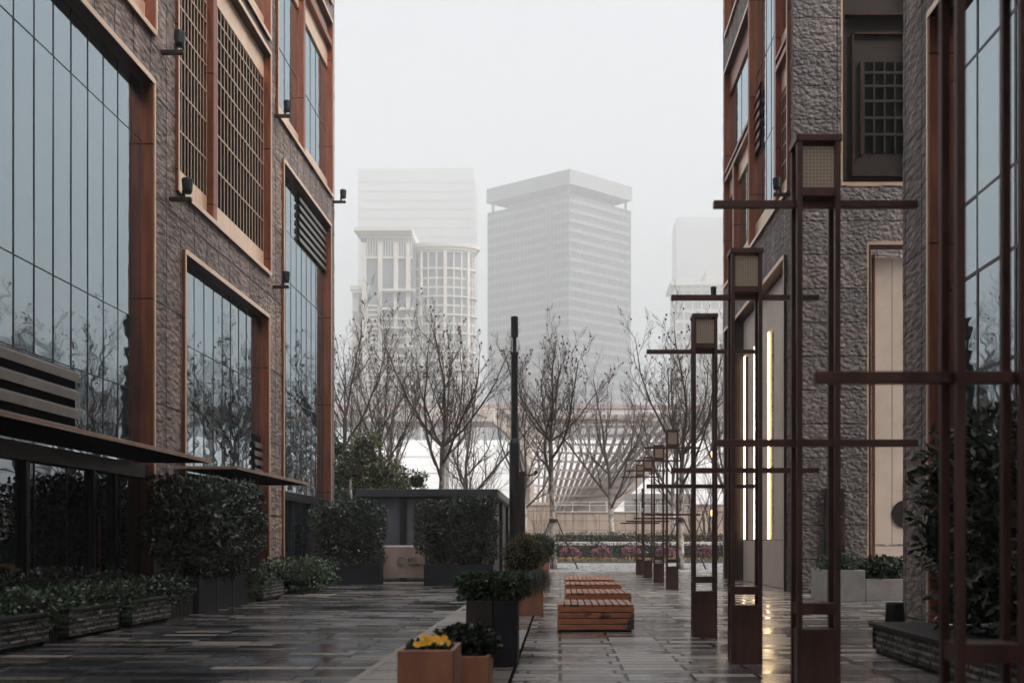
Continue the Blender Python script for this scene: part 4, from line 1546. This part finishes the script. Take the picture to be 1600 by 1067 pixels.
b = MB()
b.lathe([(.165, 0), (.17, .02), (.135, .55), (.12, .57)], (5.2, 15.9, 0), 20)
tag(b.build('tapered_pot', M['black_pot'], loc=(5.2, 15.9, 0), smooth=False), 'dark tapered pot standing behind the right stone bench planter', 'pot')

t = thing('planter_wall', 'split stone planter wall at the lower right behind the nearest lantern post', 'planter', (4.7, 11.5, 0))
FW2 = lambda u, v, w_: Vector((4.24 - w_, u, v))
FW3 = lambda u, v, w_: Vector((u, 13.9 + w_, v))
s = MB()
wall_grid(s, FW2, 8.6, 13.9, .06, .36, [], NR, amp=.03, step=.07)
wall_grid(s, FW3, 4.24, 6.2, .06, .36, [], Vector((0, 1, 0)), amp=.02, step=.1)
s.face([(4.24, 8.6, .06), (6.2, 8.6, .06), (6.2, 8.6, .36), (4.24, 8.6, .36)], 0, [(0, .06), (1.9, .06), (1.9, .36), (0, .36)])
s.build('stone_face', M['stone_low'], t)
s = MB()
s.box(4.20, 5.0, 8.56, 13.95, .36, .42)
s.build('coping', M['stone_end'], t, bevel=.01)
s = MB()
s.box(5.0, 6.2, 8.62, 13.9, .0, .38)
s.box(4.28, 5.0, 8.64, 13.86, .0, .06)
s.build('soil', M['soil'], t)
hedge('tall_hedge', (5.65, 11.0, 1.72), (1.0, 2.3, 1.28), 9000, .14, 'tall dark hedge of long leaves behind the nearest lantern post', 95, 'leaf_dark', .36, None, 4, 10, .72, 'hedge', .2, .9,
      extra=(((5.2, 12.6, 2.35), (.75, .7, .6), 700), ((5.0, 12.9, 1.6), (.5, .5, .5), 400), ((5.2, 12.4, .9), (.6, .8, .5), 500)))

# ------------------------------------------------------------------ black light pole
t = thing('light_pole', 'tall slim black light pole with a side box beside the kiosk', 'street light', (-1.8, 40.5, 0), local=True)
b = MB()
b.lathe([(.21, 0), (.21, 5.4), (.18, 5.5), (.14, 5.6), (.14, 8.9), (.17, 8.92), (.17, 9.0), (.12, 9.02)], n=14)
b.build('shaft', M['black'], t)
b = MB()
b.lathe([(.13, 9.6), (.145, 9.62), (.145, 10.4), (.11, 10.42)], n=14)
b.lathe([(.08, 9.02), (.08, 9.6)], n=10)
b.build('lamp_head', M['black'], t)
b = MB()
b.box(.19, .42, -.1, .1, .0, 4.3)
b.build('side_box', M['bronze'], t, bevel=.01)
b = MB()
b.box(.42, .86, -.025, .025, 4.14, 4.19)
b.box(.78, .92, -.06, .06, 4.19, 4.33)
b.build('camera_arm', M['black'], t)

# cctv cluster on a mast
t = thing('camera_mast', 'slim mast with white security cameras behind the far lantern row', 'security camera', (4.0, 49.6, 0), local=True)
b = MB(); b.lathe([(.05, 0), (.05, 4.1)], n=10); b.build('mast', M['bronze'], t)
b = MB(); b.bar((-.05, 0, 3.9), (-.36, -.1, 3.6), .11, .11); b.build('camera', M['cctv'], t)
b = MB(); b.bar((.05, 0, 3.55), (.62, -.1, 3.42), .13, .12); b.build('camera', M['cctv'], t)
b = MB(); b.blob((.0, -.12, 3.05), (.10, .10, .10), 2, 0); b.box(-.09, .09, -.2, -.04, 3.05, 3.16); b.build('dome_camera', M['cctv'], t)

# ------------------------------------------------------------------ bare plane trees
def make_tree(seed, H, fork, lean, label, loc, group, nl=6, wide=.42, r0=.19, depth=3):
    rnd = random.Random(seed)
    t = thing('plane_tree', label, 'tree', loc, group, local=True)
    tr = MB()
    pts, rad = [], []
    n = 7
    for i in range(n + 1):
        z = fork * i / n
        pts.append(Vector((lean * z * .06 + .07 * noise.noise(Vector((z * .5, seed, 0))), .06 * noise.noise(Vector((seed, z * .5, 3))), z)))
        rad.append(r0 * (1.15 if i == 0 else 1 - .38 * i / n))
    tr.tube(pts, rad, 9)
    cr, tips = MB(), []
    top = pts[-1]
    low = MB()
    def limb(p, d, L, r, dep, mb):
        """rising limb: bends upward, side shoots along it, all reaching for the light"""
        seg = 8 if dep >= 2 else 5
        q = Vector(p)
        P, Rr = [q.copy()], [r]
        for i in range(seg):
            d = (d + Vector((rnd.uniform(-.19, .19), rnd.uniform(-.19, .19), .15 if dep >= 2 else .10))).normalized()
            q = q + d * (L / seg)
            P.append(q.copy())
            Rr.append(max(.0055, r * (1 - .72 * (i + 1) / seg)))
        mb.tube(P, Rr, 6 if r > .05 else (4 if r > .02 else 3), 0, False)
        if dep == 0:
            tips.append(q.copy())
            return
        k = {3: 8, 2: 7, 1: 6}[dep]
        for j in range(k):
            i = 1 + int((seg) * (j + rnd.random() * .8) / k)
            i = min(i, seg)
            s = d.orthogonal().normalized()
            u = d.cross(s)
            a = rnd.uniform(0, 2 * pi)
            nd = ((P[i] - P[i - 1]).normalized() + (s * cos(a) + u * sin(a)) * rnd.uniform(.55, 1.05)).normalized()
            frac = 1 - .45 * i / seg
            limb(P[i], nd, L * rnd.uniform(.38, .58) * frac, max(.008, Rr[i] * .62), dep - 1, cr)
    for k in range(nl):
        a = 2 * pi * (k + rnd.uniform(-.3, .3)) / nl
        out = wide * rnd.uniform(.7, 1.4)
        p = pts[-1] if k < nl - 2 else pts[-2 - (k % 2)]
        d = Vector((cos(a) * out * 2.3, sin(a) * out * 2.3, 1)).normalized()
        limb(p, d, (H - p.z) * rnd.uniform(.85, 1.05), rad[-1] * rnd.uniform(.5, .72), depth, low)
    limb(pts[-1], Vector((0, 0, 1)), H - fork, rad[-1] * .75, depth, low)
    tr.build('trunk', M['bark'], t, smooth=True)
    low.build('limbs', M['twig'], t)
    cr.build('crown', M['twig'], t)
    lf = MB()
    for p in tips:
        if rnd.random() < .06:
            lf.blob(p, (.055, .055, .075), 1, .3, 1, 0, rnd.random() * 9)
    lf.build('dry_leaves', M['seed'], t)
    return t
TG = 'bare plane trees along the road'
TH = 'bare plane trees beyond the flower bed'
t1 = make_tree(1, 13.4, 6.9, .6, 'wide bare plane tree rising behind the kiosk roof', (-6.9, 58, 0), TG, 7, .62, .22)
t2 = make_tree(2, 12.8, 7.2, -.4, 'staked bare plane tree right of the black light pole', (-.36, 58, 0), TG, 7, .5, .2)
t3 = make_tree(3, 13.4, 6.4, .3, 'staked bare plane tree behind the far lantern row', (6.75, 57.5, 0), TG, 6, .5, .2)
t4 = make_tree(4, 15.5, 6.0, -1.0, 'pale forked plane tree in front of the beige wall, by the light lattice', (4.55, 86.5, 0), TH, 4, .5, .3)
HID = 'bare plane trees further along the road'
dup(t3, (-12.4, 59, 0), 'bare plane tree at the corner of the left building, above the evergreen', TG, 2.1, (1, 1, 1.08))
dup(t2, (-11.0, 63, 0), 'slender bare plane tree just right of the left building, standing a little behind', TG, 1.0, (.7, .7, 1.0))
dup(t4, (-2.9, 86, 0), 'pale trunked plane tree showing right beside the black light pole', TH, 1.2, (.9, .9, 1.0))
dup(t4, (-8.2, 87, 0), 'leaning bare plane tree between kiosk roof and light pole', TH, 2.6, (1, 1, .98))
dup(t4, (-15.2, 88, 0), 'distant bare plane tree in front of the cream tower, left of the wide one', TH, 3.9, (.8, .8, 1.02))
dup(t4, (9.8, 88, 0), 'distant bare plane tree behind the far lantern row, near the taupe sign', TH, 5.0, (.9, .9, 1.05))
dup(t4, (14.5, 88, 0), 'distant bare plane tree partly behind the right building', TH, .5, (.9, .9, 1.0))
for i, (x, y) in enumerate(((14, 58), (20.5, 58.5), (27, 57.5), (34, 58), (41, 58.5), (49, 58), (58, 58), (22, 87), (33, 86), (45, 87), (58, 86), (72, 87))):
    dup((t1, t2, t3, t4)[i % 3 if y < 70 else 3], (x, y, 0), 'bare plane tree seen only as a reflection in the left windows', HID, i * 1.3, (1, 1, 1))
for (x, y, lb) in ((-.36, 58, 'three leaning stakes propping the tree right of the light pole'), (6.75, 57.5, 'three leaning stakes propping the tree behind the lantern row')):
    t = thing('tree_stakes', lb, 'tree stakes', (x, y, 0), 'tree props', local=True)
    for k in range(3):
        a = 2 * pi * k / 3 - .5
        b = MB()
        b.tube([(cos(a) * 1.55, sin(a) * 1.3, 0), (cos(a) * .22, sin(a) * .22, 2.75)], [.045, .04], 6)
        b.build('stake', M['black'], t)
    b = MB()
    b.lathe([(.27, 2.62), (.27, 2.82)], n=12)
    b.build('collar', M['black'], t)
    b = MB()
    b.box(-.85, .85, -.6, .6, 0, .03)
    b.build('tree_pit', M['kerb'], t)

# twig bushes
def twig_bush(loc, h, n, label, seed, mat='twig'):
    rnd = random.Random(seed)
    t = thing('bare_bush', label, 'bush', loc, None, local=True)
    b = MB()
    for i in range(n):
        twiggy(b, Vector((rnd.uniform(-.3, .3), rnd.uniform(-.2, .2), 0)), Vector((rnd.uniform(-.5, .5), rnd.uniform(-.4, .4), 1)), h * .5, h * .011, 3, rnd, .5, .25, 3, None, 4)
    b.build('branches', M[mat], t)
twig_bush((-5.0, 56, 0), 6.4, 7, 'bare twiggy bush sticking up behind the kiosk roof', 101)
twig_bush((-1.2, 84, 0), 5.0, 6, 'bare reddish bush before the beige wall, left of the staked tree', 102, 'twig_red')
twig_bush((11.6, 84, 0), 8.0, 6, 'tall bare multi-stemmed bush before the beige wall, next to the right building', 103)

# ------------------------------------------------------------------ flower bed and hedges
PG = 'pink chrysanthemum domes in the flower bed'
for i, (x, lb) in enumerate(((.75, 'pink flower dome right of the staked tree trunk, leftmost of five'), (3.15, 'pink flower dome, second from the left in the bed'), (5.35, 'pink flower dome beside the pedestals of the lantern row'),
                             (7.95, 'pink flower dome seen between the far lantern posts'), (10.9, 'pink flower dome nearest the right building'))):
    rnd = random.Random(200 + i)
    f, g = MB(), MB()
    hedge_mesh(f, (x, 77, .62), (.68, .62, .5), 1500, .11, rnd, 2.2, .85, .4, fr=2, hollow=.8)
    hedge_mesh(g, (x, 77, .40), (.62, .58, .30), 500, .14, rnd, 2.2, 0, .3, fr=2, hollow=.7)
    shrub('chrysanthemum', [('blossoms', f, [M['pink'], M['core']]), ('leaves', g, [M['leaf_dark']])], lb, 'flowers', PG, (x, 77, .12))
rnd = random.Random(300)
f = MB()
for i in range(7000):
    x, y = rnd.uniform(-12, 26), 75.0 + abs(rnd.gauss(0, .7))
    if noise.noise(Vector((x * .5, y, 0))) < -.12: continue
    f.leaf(Vector((x, y, .12 + rnd.uniform(0, .2))), rdir(rnd, .8), .14, .4, 0, rnd)
tag(f.build('yellow_ground_flowers', M['yellow_bed']), 'low band of yellow flowers along the kerb', 'flowers', kind='stuff')

def long_hedge(name, x0, x1, y, hy, z0, z1, n, size, mat, label, seed, core=True):
    rnd = random.Random(seed)
    f = MB()
    for _ in range(n):
        x = rnd.uniform(x0, x1)
        top = z1 + .18 * noise.noise(Vector((x * .8, y, 0)))
        z = z0 + (top - z0) * (rnd.random() ** .6)
        yy = y + rnd.uniform(-hy, hy)
        f.leaf(Vector((x, yy, z)), rdir(rnd, .6) + Vector((0, -.4, 0)), size * rnd.uniform(.7, 1.3), .28, 0, rnd)
    ps = [('foliage', f, [M[mat]])]
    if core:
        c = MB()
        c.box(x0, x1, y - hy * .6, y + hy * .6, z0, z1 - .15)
        ps.append(('branches', c, [M['core']]))  # one solid dark box, painted as the shade between the leaves
    return shrub(name, ps, label, 'hedge', None, ((x0 + x1) / 2, y, z0))
long_hedge('long_hedge', -14, 30, 80.3, .5, .12, 1.42, 11000, .17, 'leaf_dark', 'long dark green hedge behind the pink flowers', 301)
b = MB()
b.box(-60, 90, 81.2, 81.6, 0, 1.55)
tag(b.build('low_wall', M['coping'], loc=(15, 81.4, 0)), 'long low wall with pale coping between the two hedges', 'wall')
long_hedge('long_hedge', -14, 30, 83.0, .7, .12, 2.25, 14000, .19, 'brown_hedge', 'long brownish hedge in front of the beige tiled wall', 302)

t = thing('retaining_wall', 'long beige tiled retaining wall with rain streaks behind the trees', 'wall', (15, 90.3, 0))
b = MB()
def wallbox(x0, x1, z1):
    b.box(x0, x1, 90.05, 90.6, 0, z1)
    b.face([(x0, 90, 0), (x1, 90, 0), (x1, 90, z1), (x0, 90, z1)], 0, [(x0, 0), (x1, 0), (x1, z1), (x0, z1)])
wallbox(-60, -.55, 4.75); wallbox(-.55, 10.2, 4.1); wallbox(10.2, 90, 4.75)
b.build('tiled_face', M['tile'], t)
b = MB()
for x0, x1, z in ((-60, -.5, 4.75), (-.5, 10.15, 4.1), (10.15, 90, 4.75)):
    b.box(x0, x1, 89.9, 90.7, z, z + .12)
b.build('coping', M['coping'], t, bevel=.02)
t = thing('railing', 'thin metal railing on top of the beige wall', 'railing', (5, 90.3, 4.2))
b = MB()
for z in (4.75, 5.05): b.box(-.4, 10.1, 90.28, 90.33, z, z + .04)
b.build('rail', M['cctv'], t)
b = MB()
x = -.4
while x < 10.2:
    b.box(x, x + .05, 90.28, 90.33, 4.22, 5.05); x += 1.5
b.build('post', M['cctv'], t)

# sign wall
t = thing('sign_wall', 'taupe sign wall with dark raised lettering above the beige wall', 'sign', (9, 95, 3.9))
b = MB()
b.box(6.0, 12.2, 94.9, 95.4, 3.9, 6.0)
b.build('slab', M['taupe'], t)
text_mesh('lettering', '外滩游客服务中心', .66, M['print'], t, lambda r, u, o_: Vector((6.7 + r, 94.88 - o_, 5.0 + u)), .02)

# ------------------------------------------------------------------ riverside terminal with lattice funnel
T = thing('ferry_terminal', 'long white riverside terminal with a flat roof and a flaring lattice funnel', 'building', (0, 115, 3.9))
b = MB()
b.box(-60, -6.6, 104, 109, 13.7, 15.1)
b.box(16, 75, 104, 109, 13.7, 15.1)
b.box(-6.6, 16, 107.5, 109, 14.1, 15.1)
b.build('roof', M['roof_grey'], T, bevel=.1)
b = MB()
b.box(-60, 75, 104.4, 105.2, 15.1, 15.5)
b.build('roof_edge', M['rib'], T)
b = MB()
z = 3.9
i = 0
while z < 13.6:
    b.box(-58, 73, 124 + .06 * (i % 2), 124.6, z, z + .97)
    z += 1.0
    i += 1
b.build('white_screen', M['white_clad'], T)
for x in range(-54, 74, 6):
    if -7 < x < 15: continue
    b = MB()
    b.box(x - .28, x + .28, 108, 108.5, 3.9, 13.7)
    b.build('column', M['roof_grey'], T)
def fun(a, h):
    """a across 0..1, h up 0..1"""
    xl = -3.1 - 1.0 * h * .9 - 4.6 * max(0, (h - .50) / .50) ** 2.2
    xr = 4.3 + 11.3 * h ** 1.02
    x = xl + (xr - xl) * a
    y = 106.5 - 2.2 * h * h + 6.5 * (1 - (2 * a - 1) ** 2) * (1 - h * .55)
    return Vector((x, y, 3.9 + 11.1 * h))
NA, NH = 26, 16
NR_ = 20
for i in range(NR_ + 1):
    a = i / NR_
    # ribs lean over as they rise
    pts = [fun(a, j / 12) for j in range(13)]
    b = MB()
    for p, q in zip(pts, pts[1:]):
        b.bar(p, q, .17 if 0 < i < NR_ else 1.1, .45 if 0 < i < NR_ else .6)
    b.build('rib', M['rib'], T)
for j in range(1, 13):
    h = j / 12.5
    pts = [fun(i / 16, h) - Vector((0, .15, 0)) for i in range(17)]
    b = MB()
    for p, q in zip(pts, pts[1:]):
        b.bar(p, q, .25, .20 if h < .8 else .30)
    b.build('ring_beam', M['rib'], T)
# ------------------------------------------------------------------ towers in the fog
# glass office tower with a floating roof
def prism(mb, foot, z0, z1, mi=0, grow=0.0):
    c = sum((Vector((x, y, 0)) for x, y in foot), Vector()) / len(foot)
    P = []
    for x, y in foot:
        v = Vector((x, y, 0)) - c
        P.append(c + v * (1 + grow / v.length))
    n = len(P)
    for i in range(n):
        a, d = P[i], P[(i + 1) % n]
        mb.face([(a.x, a.y, z0), (d.x, d.y, z0), (d.x, d.y, z1), (a.x, a.y, z1)], mi)
    mb.face([(p.x, p.y, z1) for p in P], mi)
    mb.face([(p.x, p.y, z0) for p in P][::-1], mi)
foot = [(8.4, 900), (65, 945), (-1.5, 1002), (-66.8, 951)]
t = thing('office_tower', 'tall glass office tower with a floating flat roof, fading into fog', 'building', (0, 950, 0))
b = MB()
prism(b, foot, 0, 307)
b.build('glass_walls', M['off_glass'], t)
b = MB()
z = 8
while z < 306:
    prism(b, foot, z, z + 3.2, 0, .6)
    z += 8.6
b.build('spandrel', M['off_band'], t)
b = MB()
P0, P1, P2 = [Vector((x, y, 0)) for x, y in (foot[3], foot[0], foot[1])]
for (A, B_, n) in ((P0, P1, 22), (P1, P2, 20)):
    nrm = Vector(((B_ - A).y, -(B_ - A).x, 0)).normalized()
    for i in range(n + 1):
        p = A.lerp(B_, i / n) + nrm * .5
        b.bar(p, p + Vector((0, 0, 307)), .5, .7, 0, Vector((0, 1, 0)))
b.build('mullion', M['off_band'], t)
b = MB()
p = P0.lerp(P1, .70) + Vector((.8, -1.2, 0))
q = P0.lerp(P1, .79) + Vector((.8, -1.2, 0))
b.face([p, q, q + Vector((0, 0, 304)), p + Vector((0, 0, 304))])
b.build('recess_shade_strip', M['far'], t)  # flat dark sheet before the glass, painted shade of a recess
b = MB()
prism(b, foot, 307, 317, 0, -18)
b.build('penthouse', M['off_band'], t)
b = MB()
prism(b, foot, 316, 329, 0, 1.5)
b.build('roof', M['far_pale'], t)
for x, y in foot:
    b = MB()
    c = Vector((1.3, 950, 0)).lerp(Vector((x, y, 0)), .93)
    b.box(c.x - 1.2, c.x + 1.2, c.y - 1.2, c.y + 1.2, 307, 316)
    b.build('roof_leg', M['far'], t)

# cream residential tower
t = thing('apartment_tower', 'cream apartment tower with balconies and curved cornice, in the fog', 'building', (-85, 615, 0))
wl_, cr_, ba, wi = MB(), MB(), MB(), MB()
H = 178
AX0, AX1 = -115, -85.5
wi.box(AX0, AX1, 595, 634, 0, H)
cen, rad = Vector((-70.5, 614, 0)), 19.0
EY = 0.45
def ring(mb, r, z0, z1, n=40):
    k0 = len(mb.v)
    mb.tube([cen + Vector((0, 0, z0)), cen + Vector((0, 0, z1))], [r, r], n)
    for i_ in range(k0, len(mb.v)):
        mb.v[i_].y = cen.y + (mb.v[i_].y - cen.y) * EY
ring(wi, rad - .4, 0, H - 4)
for x in (-113.6, -104.3, -95.2, -88.1):
    wl_.box(x - 1.2, x + 1.2, 593.2, 595, 0, H - 3)
for k in range(12):
    a = -pi * .98 + pi * .96 * k / 11
    c = cen + Vector((cos(a), sin(a) * EY, 0)) * rad
    ww = .8 if k % 3 else 2.0
    wl_.bar(c, c + Vector((0, 0, H - 4)), ww, ww, 0, Vector((sin(a), -cos(a), 0)))
z = 6
fl_i = 0
while z < H - 20:
    ring(ba, rad + .2, z, z + 1.2)
    if z < 140:
        ba.box(-112, -103, 593.8, 595.4, z, z + 1.0)
        ba.box(-112, -103, 593.8, 595.4, z + 2.6, z + 3.6)
        ba.box(-103, -84, 592.6, 595.2, z + .2, z + 1.3)
    if fl_i % 2 == 0 and z < 150:
        ring(ba, rad + 1.9, z, z + .9)
        ba.box(-121, -111.5, 595, 616, z, z + 1.4)
        ba.box(-103, -84, 590.6, 594.8, z, z + 1.3)
    z += 5.4
    fl_i += 1
for (r, z0, z1) in ((rad + 1.0, H - 5, H - 3.6), (rad + 2.3, H - 3.6, H - 2), (rad + 3.6, H - 2, H + .5), (rad + 1.0, H - 15, H - 13.8)):
    ring(cr_, r, z0, z1)
for (g_, z0, z1) in ((.8, H, H + 1.6), (2.3, H + 1.6, H + 3.2), (4.0, H + 3.2, H + 5.4)):
    cr_.box(AX0 - g_, AX1, 595 - g_, 634, z0, z1)
cr_.box(AX0 - .6, AX1, 594, 595, H - 12, H - 10.8)
k = -112.0
while k < -85:
    cr_.box(k, k + .5, 594, 595, H - 10.8, H); k += 1.5
wl_.box(-121, -117, 597, 614, 0, 150)
ba.box(-122, -110, 594.5, 612, 148, 150.5)
ba.box(-113, -111.5, 594, 596, 0, 148)
ba.box(-104, -87, 602, 626, H + 5.4, H + 7)
wi.build('windows', M['resi_win'], t)
wl_.build('pilaster', M['resi'], t)
ba.build('balconies', M['resi'], t)
cr_.build('cornice', M['resi'], t)
for (x0, x1, y0, y1, z1, lb) in ((-266, -114, 1350, 1410, 494, 'very faint tall tower dissolving in the fog behind the cream apartments'),
                                 (171, 240, 1500, 1560, 477, 'very faint tall tower in the fog by the right building')):
    t = thing('fog_tower', lb, 'building', ((x0 + x1) / 2, y0 + 20, 0))
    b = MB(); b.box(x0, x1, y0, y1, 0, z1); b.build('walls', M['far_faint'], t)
    b = MB()
    z = 20
    while z < z1 - 10:
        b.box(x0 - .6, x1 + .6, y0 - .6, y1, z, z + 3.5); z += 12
    b.build('spandrel', M['far_faint'], t)
t = thing('flat_tower', 'pale apartment block in the fog beside the right building, with a thin projecting roof', 'building', (150, 1070, 0))
b = MB(); b.box(118, 195, 1050, 1095, 0, 264); b.build('walls', M['resi_win'], t)
b = MB()
z = 6
while z < 262:
    b.box(117.4, 195.6, 1049, 1095, z, z + 3.2); z += 11
for x in range(118, 196, 9): b.box(x - .8, x + .8, 1048.5, 1050, 0, 264)
b.build('balcony', M['resi'], t)
b = MB(); b.box(113, 196, 1045, 1096, 264, 268); b.box(150, 196, 1050, 1090, 268, 281); b.build('roof', M['resi'], t)
for i, (x, y, ww, z1) in enumerate(((185, 430, 34, 70), (260, 520, 44, 105), (360, 560, 50, 88), (470, 600, 46, 120))):
    t = thing('reflected_tower', 'hazy tower seen only as a reflection in the left windows', 'building', (x, y, 0), 'hazy towers reflected in the left windows')
    b = MB()
    b.tube([(x, y, 0), (x, y, z1 * .85), (x, y, z1 * .95), (x, y, z1)], [ww / 2, ww / 2, ww * .42, ww * .25], 20)
    b.build('walls', M['far'], t)
    b = MB()
    z = 8
    while z < z1 * .85:
        b.tube([(x, y, z), (x, y, z + 2)], [ww / 2 + .4] * 2, 20); z += 7
    b.build('spandrel', M['off_band'], t)

# ------------------------------------------------------------------ fog
hm = bpy.data.materials.new('haze')
hm.use_nodes = True
hn, hl = hm.node_tree.nodes, hm.node_tree.links
hn.remove(hn['Principled BSDF'])
pv = hn.new('ShaderNodeVolumePrincipled')
pv.inputs['Color'].default_value = (0.655, 0.667, 0.667, 1)
pv.inputs['Density'].default_value = 0.00118
pv.inputs['Anisotropy'].default_value = 0.0
hl.new(pv.outputs[0], hn['Material Output'].inputs['Volume'])
b = MB()
b.box(-1300, 1400, -160, 1750, -1.2, 506)
tag(b.build('haze', hm), 'pale fog over the whole place', 'fog', kind='stuff')
